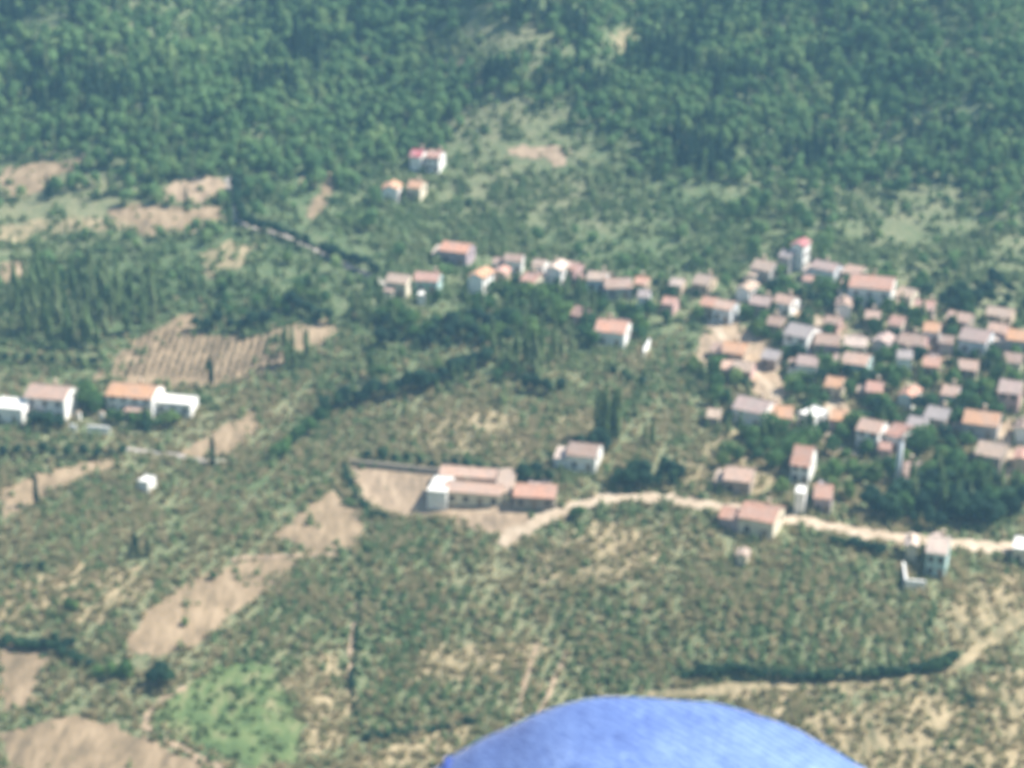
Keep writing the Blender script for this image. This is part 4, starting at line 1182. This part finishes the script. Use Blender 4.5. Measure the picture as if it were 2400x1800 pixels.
def blocked(X, Y, pad_h=0.7, fields=True, pad_r=0.2):
    b = np.zeros(X.shape, bool)
    if fields:
        for nm, mt, poly in FIELD_XY:
            b |= inside(poly, X, Y)
    for nm, mt, w, P in ROAD_XY:
        bx = (X > P[:, 0].min() - 4) & (X < P[:, 0].max() + 4) & (Y > P[:, 1].min() - 4) & (Y < P[:, 1].max() + 4)
        ii = np.where(bx)[0]
        if len(ii):
            d2 = ((X[ii, None] - P[None, :, 0]) ** 2 + (Y[ii, None] - P[None, :, 1]) ** 2).min(1)
            b[ii] |= d2 < (w / 2 + pad_r) ** 2
    for hx, hy, a, bb, rz in HOUSES_XY:
        dx, dy = X - hx, Y - hy
        lx = dx * math.cos(rz) + dy * math.sin(rz); ly = -dx * math.sin(rz) + dy * math.cos(rz)
        b |= (np.abs(lx) < a + pad_h) & (np.abs(ly) < bb + pad_h)
    return b

def ell(dx, dy, cx, cy, rx, ry):
    return np.exp(-(((dx - cx) / rx) ** 2 + ((dy - cy) / ry) ** 2) * 1.2)

# the wooded hillside
X, Y, Z, dx, dy, rng = jgrid(-330, 330, 500, 900, 2.1, 1)
edge = np.interp(dx, [-200, 0, 250, 480, 620, 900, 1050, 1300, 1500, 1750, 2000, 2212, 2400], [330, 328, 330, 372, 380, 335, 250, 280, 355, 390, 370, 380, 380])
wood = sstep(130, -90, dy - edge + 70 * (fbm(X / 30, Y / 30, 51) - 0.5) * 2)
wood = wood + 0.09 * (dy < 640)
for c in [(1000, 118, 70, 34, 1.3), (1140, 100, 150, 45, 1.15), (1090, 268, 150, 55, 1.2), (1345, 96, 50, 46, 1.2), (120, 55, 80, 36, 0.9), (1160, 336, 130, 34, 1.4), (640, 250, 90, 40, 0.5), (300, 120, 120, 50, 0.4), (840, 140, 60, 40, 0.3), (780, 185, 40, 18, 0.5), (1740, 205, 60, 20, 0.4), (1560, 225, 70, 30, 0.45), (2090, 235, 50, 16, 0.6), (1130, 430, 230, 60, 0.5), (1900, 430, 200, 40, 0.35)]:
    wood = wood - c[4] * ell(dx, dy, *c[:4])
dark = np.zeros_like(dx)
for c in [(1165, 52, 70, 18), (1240, 82, 40, 20), (1450, 150, 70, 45), (1560, 190, 90, 30), (1490, 335, 70, 45), (1540, 365, 70, 25), (1730, 350, 80, 25), (590, 185, 60, 40), (660, 120, 60, 40), (1070, 178, 50, 16), (2010, 290, 60, 20), (2130, 300, 40, 22), (10, 20, 40, 40), (1115, 352, 60, 16), (1190, 190, 40, 20), (1290, 190, 30, 14), (230, 215, 60, 30), (100, 220, 60, 30)]:
    dark = np.maximum(dark, ell(dx, dy, *c))
wood = wood - 0.9 * np.clip(fbm(X / 14, Y / 14, 77) - 0.56, 0, 1) * 4 * (dark < 0.3) - 0.8 * ell(dx, dy, 1060, 40, 190, 60)
wood = wood + dark
ok = (rng.random(len(X)) < np.clip(wood, 0, 1) * 0.88) & ~blocked(X, Y, 1.5, True, 0.8)
X, Y, Z, dark = X[ok], Y[ok], Z[ok], dark[ok]
n = len(X)
isdark = rng.random(n) < dark * 0.9
r_ = rng.random(n)
kind = np.where(isdark, rng.integers(5, 8, n), np.where(r_ < 0.90, rng.integers(0, 5, n), np.where(r_ < 0.95, rng.integers(5, 8, n), 8)))
sc = (0.42 + 0.75 * rng.random(n) ** 1.6) * np.where(isdark, 1.2, 1.0) * (0.62 + 0.5 * fbm(X / 22, Y / 22, 58))
S3 = np.stack([sc * rng.uniform(0.75, 1.1, n), sc * rng.uniform(0.75, 1.1, n), sc * rng.uniform(1.0, 1.75, n)], 1)
wc = proto_collection('woodland_tree', [crown_round(500 + i, 4.6, 2.3, 560, 'woodland_tree', 'wood_leaf') for i in range(5)] + [crown_cone(520 + i, 6.2, 1.6, 420, 'woodland_tree') for i in range(3)] + [crown_spindle(530, 9.0, 0.8, 380, 0.6, 'woodland_tree', 'poplar')])
scatter('hillside_woodland', np.stack([X, Y, Z - 0.2], 1), S3, kind, wc, 'dense mixed green woodland covering the upper hillside', 'woodland')

ORCH = [dpts(pl)[:, :2] for pl in ([(782, 1246), (960, 1262), (1160, 1300), (1500, 1330), (1540, 1470), (1400, 1490), (1180, 1515), (1060, 1575), (778, 1592), (766, 1480), (772, 1340)], [(1580, 1180), (1800, 1205), (1930, 1250), (2040, 1330), (2010, 1436), (1760, 1455), (1520, 1452), (1540, 1300)], [(800, 1130), (960, 1140), (1050, 1175), (960, 1230), (820, 1240)], [(660, 1230), (745, 1215), (750, 1330), (690, 1420), (560, 1450), (480, 1440), (560, 1330)])]
ORCH_PRE = ORCH
# scrub bushes over the middle and lower slopes
X, Y, Z, dx, dy, rng = jgrid(-260, 260, 270, 820, 1.25, 2)
uu = X - 0.30 * Y; vv = Y + 0.30 * X
aniso = fbm(uu / 2.6, vv / 11.0, 64, 2)
dn = 0.64 + 1.7 * (fbm(X / 20, Y / 20, 61) - 0.5) + 2.6 * (np.where(dy > 900, aniso, fbm(X / 5, Y / 5, 62)) - 0.5)
dn = dn - 0.30 * dryness(dx, dy, X, Y) + 0.10
dn = dn * np.interp(dy, [-400, 250, 420, 700, 1000, 1700], [0.5, 0.6, 0.95, 0.95, 0.9, 0.85])
dn = dn * (1 - 0.6 * ell(dx, dy, 1850, 820, 380, 190)) * (1 - 0.45 * ell(dx, dy, 180, 430, 330, 90))
bl = blocked(X, Y, 0.6, False, -0.35)
inf = blocked(X + rng.normal(0, 1.3, len(X)), Y + rng.normal(0, 1.6, len(X)), 0.0, True, 0.0) & ~bl
soft = 0.012 + np.clip(2.4 * (fbm(X / 6, Y / 9, 66) - 0.60), 0, 0.4)
for nm_, mt_, pg_ in FIELD_XY:
    if mt_ == 'straw':
        soft = np.where(inside(pg_, X, Y), np.clip(0.10 + 2.2 * (aniso - 0.5) + 0.35 * np.cos((X - 0.30 * Y) * 2 * math.pi / 3.4 + 3.0), 0.0, 0.6), soft)
    if nm_ in ('yard', 'bare_ground'):
        soft = np.where(inside(pg_, X, Y), 0.004, soft)
    if nm_ == 'meadow':
        soft = np.where(inside(pg_, X, Y), np.clip(0.30 + 2.2 * (fbm(X / 5, Y / 7, 67) - 0.5), 0.05, 0.8), soft)
dn = np.where(inf, soft, dn)
for pg_ in ORCH_PRE:
    dn = np.where(inside(pg_, X, Y), dn * 0.25, dn)
ok = (rng.random(len(X)) < np.clip(dn, 0.0, 1)) & ~bl
X, Y, Z, dy = X[ok], Y[ok], Z[ok], dy[ok]
n = len(X)
sc = (0.35 + 0.95 * rng.random(n) ** 2.2) * np.interp(dy, [200, 600, 1000, 1700], [1.35, 1.25, 1.05, 0.85])
S3 = np.stack([sc, sc * rng.uniform(0.8, 1.2, n), sc * rng.uniform(0.9, 1.9, n)], 1)
bc = proto_collection('scrub_bush', [crown_bush(600 + i, 1.3, 1.0, 90, 'scrub_bush') for i in range(5)])
scatter('scrub', np.stack([X, Y, Z - 0.05], 1), S3, rng.integers(0, 5, n), bc, 'patchy olive-green scrub spread over the slopes', 'scrub')

# green orchard and vineyard plots, planted in rows
X, Y, Z, dx, dy, rng = jgrid(-200, 200, 280, 480, 0.95, 5)
inn = np.zeros(len(X), bool)
for pg_ in ORCH:
    inn |= inside(pg_, X + 1.5 * (fbm(X / 5, Y / 5, 81) - 0.5), Y)
ur = (X - 0.30 * Y)
rowm = 0.5 + 0.5 * np.cos(ur * 2 * math.pi / 3.1 + 0.8 * np.sin(Y / 14.0))
dn = np.clip(-0.02 + 1.05 * rowm ** 1.3 + 1.3 * (fbm(X / 10, Y / 14, 82) - 0.5), 0, 1) * 0.9
ok = inn & (rng.random(len(X)) < dn) & ~blocked(X, Y, 0.8, True, 0.2)
X, Y, Z = X[ok], Y[ok], Z[ok]
n = len(X)
sc = rng.uniform(0.55, 1.05, n)
oc = proto_collection('orchard_bush', [crown_bush(650 + i, 1.35, 0.8, 90, 'orchard_bush', 'orchard_leaf') for i in range(4)])
scatter('orchard_rows', np.stack([X, Y, Z - 0.05], 1), np.stack([sc, sc, sc * rng.uniform(0.9, 1.9, n)], 1), rng.integers(0, 4, n), oc, 'dull green orchard and vineyard plots planted in close rows', 'orchard')

# dry stalks and stubble, in worked rows on the lower fields
X, Y, Z, dx, dy, rng = jgrid(-200, 200, 280, 560, 0.62, 3)
u = X - 0.28 * Y
rowp = 0.55 * sstep(0.45, 0.62, fbm((X - 0.30 * Y) / 2.2, (Y + 0.3 * X) / 10.0, 74, 2)) + 0.6 * sstep(0.35, 0.9, 0.5 + 0.5 * np.cos((X - 0.30 * Y) * 2 * math.pi / 3.4))
dn = (0.10 + 0.55 * rowp) * (0.35 + 1.1 * (fbm(X / 9, Y / 9, 71) - 0.2)) * sstep(600, 1000, dy)
bl = blocked(X, Y, 0.5, False, 0.0)
for nm_, mt_, pg_ in FIELD_XY:
    if mt_ != 'straw':
        bl |= inside(pg_, X, Y)
ok = (rng.random(len(X)) < dn * 0.85) & ~bl
X, Y, Z = X[ok], Y[ok], Z[ok]
n = len(X)
sc = rng.uniform(0.5, 1.25, n)
tc_ = proto_collection('dry_tuft', [tuft(700 + i) for i in range(4)])
scatter('dry_stubble', np.stack([X, Y, Z + 0.05], 1), np.stack([sc, sc, sc], 1), rng.integers(0, 4, n), tc_, 'straw-coloured stubble and dry stalks over the lower fields', 'stubble')

# ------------------------------------------------------------------ the photographer: seated, denim knee raised into view
def denim():
    m, nt, b = nmat('blue_denim')
    tc = nt.nodes.new('ShaderNodeTexCoord')
    w1 = nt.nodes.new('ShaderNodeTexWave'); w1.wave_type = 'BANDS'; w1.bands_direction = 'DIAGONAL'
    w1.inputs['Scale'].default_value = 170; w1.inputs['Distortion'].default_value = 5.0; w1.inputs['Detail'].default_value = 3; w1.inputs['Detail Scale'].default_value = 2.5
    nt.links.new(tc.outputs['Object'], w1.inputs['Vector'])
    n1 = noise(nt, 26, 6, 0.7, vec=tc.outputs['Object'])
    n2 = noise(nt, 420, 2, 0.6, vec=tc.outputs['Object'])
    s = math_n(nt, 'ADD', math_n(nt, 'MULTIPLY', w1.outputs[0], 0.17), math_n(nt, 'ADD', math_n(nt, 'MULTIPLY', n1.outputs[0], 0.50), math_n(nt, 'MULTIPLY', n2.outputs[0], 0.28)))
    r = ramp(nt, [(0.33, (0.05, 0.095, 0.27)), (0.5, (0.10, 0.175, 0.40)), (0.67, (0.21, 0.315, 0.57))])
    nt.links.new(s, r.inputs[0])
    nt.links.new(r.outputs[0], b.inputs['Base Color'])
    bump(nt, b, s, 0.35, 0.002)
    b.inputs['Sheen Weight'].default_value = 0.15
    return m
M['denim'] = denim()
M['skin'] = paint('skin', (0.55, 0.36, 0.27), 0.1, 8, 0.6)
M['shirt'] = paint('cotton_shirt', (0.62, 0.62, 0.60), 0.1, 6)
M['leather'] = paint('boot_leather', (0.12, 0.08, 0.05), 0.3, 20, 0.6)
M['hair'] = paint('dark_hair', (0.05, 0.035, 0.025), 0.3, 30, 0.7)

KNEE_OUT = [(0.0, -0.135), (0.045, -0.12), (0.072, -0.09), (0.0785, -0.06), (0.072, -0.035), (0.060, -0.020), (0.0548, -0.0170), (0.0433, -0.0105), (0.0306, -0.0055), (0.0127, -0.0018), (0.0, -0.0004),
            (-0.010, 0.0), (-0.0217, -0.0006), (-0.029, -0.0026), (-0.040, -0.008), (-0.062, -0.0205), (-0.074, -0.032), (-0.0785, -0.06), (-0.072, -0.09), (-0.045, -0.12)]
_ka = np.array([math.atan2(y + 0.064, x) for x, y in KNEE_OUT]); _kr = np.array([math.hypot(x, y + 0.064) for x, y in KNEE_OUT])
_o = np.argsort(_ka); _ka = _ka[_o]; _kr = _kr[_o]
def knee_r_at(a):
    a = math.atan2(math.sin(a), math.cos(a))
    return float(np.interp(a, np.concatenate([_ka - 2 * math.pi, _ka, _ka + 2 * math.pi]), np.tile(_kr, 3)))

def loft(secs, seg=72):
    """secs: (centre, tangent, half width, half height, exponent) -> verts, faces of a closed tube"""
    vs = []; fs = []
    for c, t, rw, rh, ex in secs:
        c = Vector(c); t = Vector(t).normalized()
        side = Vector((1, 0, 0)); side = (side - t * side.dot(t)).normalized()
        up = side.cross(t)
        for k in range(seg):
            a = 2 * math.pi * k / seg
            ca, sa = math.cos(a), math.sin(a)
            if ex == 'knee':
                vs.append(c + side * (knee_r_at(a) * ca) + up * (knee_r_at(a) * sa))
                continue
            e_ = ex
            q = (abs(ca) ** e_ + abs(sa) ** e_) ** (-1 / e_)
            vs.append(c + side * (rw * q * ca) + up * (rh * q * sa))
    n = len(secs)
    for i in range(n - 1):
        for k in range(seg):
            a, b = i * seg + k, i * seg + (k + 1) % seg
            fs.append((a, b, b + seg, a + seg))
    fs.append(tuple(range(seg))[::-1]); fs.append(tuple((n - 1) * seg + k for k in range(seg)))
    return vs, fs

def leg_secs(hip, knee, ankle, kw):
    hip, knee, ankle = Vector(hip), Vector(knee), Vector(ankle)
    out = []
    th = (knee - hip); sh = (ankle - knee)
    for f, r in ((0.0, 0.098), (0.2, 0.094), (0.4, 0.087), (0.6, 0.081), (0.8, 0.076)):
        out.append((hip + th * f, th, r, r * 0.95, 2.2))
    a = th.normalized(); b = sh.normalized()
    for f in (0.15, 0.35, 0.5, 0.65, 0.85):     # rounded bend over the kneecap
        t = (a * (1 - f) + b * f).normalized()
        off = (a - b).normalized()
        c = knee + off * (0.012 * math.sin(f * math.pi)) + (a * (f - 0.5) * 0.02 if f < 0.5 else b * (f - 0.5) * 0.02)
        out.append((c, t, kw, 0.064, 'knee'))
    for f, r in ((0.2, 0.064), (0.4, 0.062), (0.6, 0.058), (0.8, 0.056), (0.95, 0.058)):
        out.append((knee + sh * f, sh, r, r * 1.05, 2.1))
    return out

EYE = Vector((0, 0, CAM_Z))
person = add('person', None, None, (0.0, 0.15, 186.3))
tag(person, 'seated person in blue denim jeans with one knee raised into view', 'person')
P0 = Vector((0.0, 0.15, 186.3))
def rel(p):
    return Vector(p) + EYE - P0
# knee apex under the ray through the top of the blue shape
dist = 0.565
aa, bb = (1540 - 1200) / FOC, (1658 - 900) / FOC
ray = Vector((aa, CP - bb * SP, -SP - bb * CP)).normalized()
apex = ray * dist
perp = Vector((0, 0.51, 0.86)).normalized()
knee_r = apex - perp * 0.072
hips_r = (0.10, 0.13, -0.60); ankle_r = (0.07, 0.54, -0.79)
hips_l = (-0.10, 0.13, -0.60); knee_l = (-0.20, 0.49, -0.50); ankle_l = (-0.22, 0.62, -0.84)
VS, FS = [], []
def join(v, f):
    n = len(VS)
    VS.extend([tuple(p) for p in v]); FS.extend([tuple(n + i for i in q) for q in f])
join(*loft(leg_secs(rel(hips_r), rel(knee_r), rel(ankle_r), 0.074)))
join(*loft(leg_secs(rel(hips_l), rel(knee_l), rel(ankle_l), 0.068)))
join(*loft([(rel((0, 0.13, -0.70)), (0, 0, 1), 0.10, 0.08, 2.2), (rel((0, 0.13, -0.66)), (0, -0.1, 1), 0.175, 0.125, 2.3), (rel((0, 0.12, -0.58)), (0, -0.2, 1), 0.18, 0.125, 2.3), (rel((0, 0.09, -0.48)), (0, -0.3, 1), 0.165, 0.11, 2.3)]))
tro = add('trousers', mesh('trousers', VS, FS, M['denim'], True), person)
md = tro.modifiers.new('weld', 'REMESH'); md.mode = 'VOXEL'; md.voxel_size = 0.0045; md.use_smooth_shade = True
md = tro.modifiers.new('soften', 'SMOOTH'); md.factor = 0.5; md.iterations = 3
tx = bpy.data.textures.new('folds', 'CLOUDS'); tx.noise_scale = 0.045
md = tro.modifiers.new('folds', 'DISPLACE'); md.texture = tx; md.strength = 0.004; md.mid_level = 0.5
# raised double-stitched side seam running over the knee
sm = []
for c, t, rw, rh, ex in leg_secs(rel(hips_r), rel(knee_r), rel(ankle_r), 0.074):
    t = Vector(t).normalized(); side = Vector((1, 0, 0)); side = (side - t * side.dot(t)).normalized(); up = side.cross(t)
    a = 2.42
    rr = knee_r_at(a) if ex == 'knee' else min(rw, rh) * 1.0
    sm.append(Vector(c) + (side * math.cos(a) + up * math.sin(a)) * (rr - 0.0010))
M['seam'] = paint('seam_denim', (0.045, 0.08, 0.27), 0.3, 200)
add('seam', MB().tube(sm, [0.0016] * len(sm), 8).mesh('seam', M['seam'], True), person)
VS, FS = [], []
join(*loft([(rel((0, 0.09, -0.47)), (0, -0.3, 1), 0.16, 0.105, 2.3), (rel((0, 0.03, -0.36)), (0, -0.4, 1), 0.155, 0.105, 2.3), (rel((0, -0.06, -0.22)), (0, -0.45, 1), 0.18, 0.11, 2.3),
           (rel((0, -0.12, -0.12)), (0, -0.45, 1), 0.19, 0.09, 2.3), (rel((0, -0.15, -0.08)), (0, -0.3, 1), 0.10, 0.07, 2.1), (rel((0, -0.16, -0.03)), (0, 0, 1), 0.058, 0.058, 2), (rel((0, -0.16, 0.02)), (0, 0.1, 1), 0.058, 0.06, 2),
           (rel((0, -0.15, 0.06)), (0, 0.1, 1), 0.068, 0.085, 2), (rel((0, -0.15, 0.11)), (0, 0, 1), 0.077, 0.095, 2), (rel((0, -0.155, 0.17)), (0, 0, 1), 0.072, 0.09, 2), (rel((0, -0.16, 0.21)), (0, 0, 1), 0.04, 0.05, 2)]))
for s in (-1, 1):
    sh_, el, wr = rel((0.18 * s, -0.11, -0.15)), rel((0.27 * s, -0.24, -0.40)), rel((0.30 * s, -0.22, -0.62))
    join(*loft([(sh_, el - sh_, 0.058, 0.058, 2), ((sh_ + el) / 2, el - sh_, 0.05, 0.05, 2), (el, wr - sh_, 0.042, 0.042, 2), ((el + wr) / 2, wr - el, 0.038, 0.038, 2), (wr, wr - el, 0.028, 0.024, 2)], 20))
    join(*loft([(wr, (0, 0.3, -1), 0.028, 0.02, 2.2), (wr + Vector((0.005 * s, 0.03, -0.035)), (0, 0.8, -0.4), 0.042, 0.016, 2.4), (wr + Vector((0.005 * s, 0.09, -0.05)), (0, 1, -0.1), 0.042, 0.014, 2.4)], 20))
    for k in range(4):
        b0 = wr + Vector(((-0.028 + 0.019 * k) + 0.005 * s, 0.075, -0.048)); ln = (0.07, 0.08, 0.075, 0.06)[k]
        join(*loft([(b0, (0, 1, 0.1), 0.009, 0.009, 2), (b0 + Vector((0, ln * 0.5, 0.006)), (0, 1, -0.2), 0.0085, 0.0085, 2), (b0 + Vector((0, ln, -0.008)), (0, 1, -0.4), 0.006, 0.006, 2)], 10))
    b0 = wr + Vector((-0.03 * s, 0.025, -0.035))
    join(*loft([(b0, (-s, 0.6, 0), 0.011, 0.011, 2), (b0 + Vector((-0.03 * s, 0.025, -0.008)), (-s, 1, 0), 0.0095, 0.0095, 2), (b0 + Vector((-0.042 * s, 0.055, -0.012)), (-0.3 * s, 1, 0), 0.007, 0.007, 2)], 10))
join(*loft([(rel((0, -0.07, 0.10)), (0, 0.3, -1), 0.006, 0.01, 2), (rel((0, -0.05, 0.075)), (0, 0.2, -1), 0.014, 0.016, 2), (rel((0, -0.062, 0.062)), (0, -0.3, -1), 0.012, 0.012, 2)], 10))
body = add('body', mesh('body', VS, FS, M['skin'], True), person)
body.data.materials.append(M['shirt'])
for pgn in body.data.polygons:
    if pgn.center.z < rel((0, 0, -0.06)).z and abs(pgn.center.x) < 0.26 and pgn.center.z > rel((0, 0, -0.5)).z:
        pgn.material_index = 1
hv, hf = loft([(rel((0, -0.18, 0.04)), (0, 0, 1), 0.075, 0.07, 2), (rel((0, -0.175, 0.11)), (0, 0, 1), 0.086, 0.088, 2), (rel((0, -0.165, 0.18)), (0, 0, 1), 0.082, 0.1, 2), (rel((0, -0.165, 0.225)), (0, 0, 1), 0.045, 0.055, 2)], 24)
add('hair', mesh('hair', hv, hf, M['hair'], True), person)
for an in (ankle_r, ankle_l):
    a0 = rel(an)
    v, f = loft([(a0 + Vector((0, -0.02, 0.05)), (0, 0, -1), 0.052, 0.055, 2), (a0 + Vector((0, -0.01, -0.02)), (0, 0.3, -1), 0.05, 0.058, 2), (a0 + Vector((0, 0.04, -0.05)), (0, 1, -0.4), 0.048, 0.045, 2.4), (a0 + Vector((0, 0.12, -0.065)), (0, 1, -0.1), 0.05, 0.036, 2.4), (a0 + Vector((0, 0.19, -0.075)), (0, 1, 0), 0.036, 0.022, 2.4)], 20)
    add('boot', mesh('boot', v, f, M['leather'], True), person)

# ------------------------------------------------------------------ haze over the valley
hz = MB().box(-1506, 1506, -1500, 1700, -26, 320).mesh('haze', None)
hm = bpy.data.materials.new('valley_haze')
hm.use_nodes = True
hn = hm.node_tree.nodes
for n_ in list(hn):
    if n_.type != 'OUTPUT_MATERIAL':
        hn.remove(n_)
pv = hn.new('ShaderNodeVolumePrincipled')
pv.inputs['Color'].default_value = (0.34, 0.66, 1.0, 1)
pv.inputs['Density'].default_value = 0.00022
pv.inputs['Anisotropy'].default_value = 0.0
hm.node_tree.links.new(pv.outputs[0], hn['Material Output'].inputs['Volume'])
hz.materials.append(hm)
tag(add('haze', hz), 'thin bluish summer haze filling the valley air', 'haze', kind='stuff')

# trees that share a description are told apart by height where they come in twos and threes
same = {}
for o in COL.objects:
    if o.parent is None and o.get('category') == 'tree' and o.get('group') in NEAR_GROUPS:
        same.setdefault(o['label'], []).append(o)
for lb, os_ in same.items():
    if len(os_) in (2, 3):
        os_.sort(key=lambda o: o.scale.z)
        for o, w_ in zip(os_, ('shorter', 'taller') if len(os_) == 2 else ('shortest', 'middling', 'tallest')):
            o['label'] = w_ + ' ' + lb
    elif len(os_) > 3:
        for o in os_:
            o['group'] = os_[0]['group']
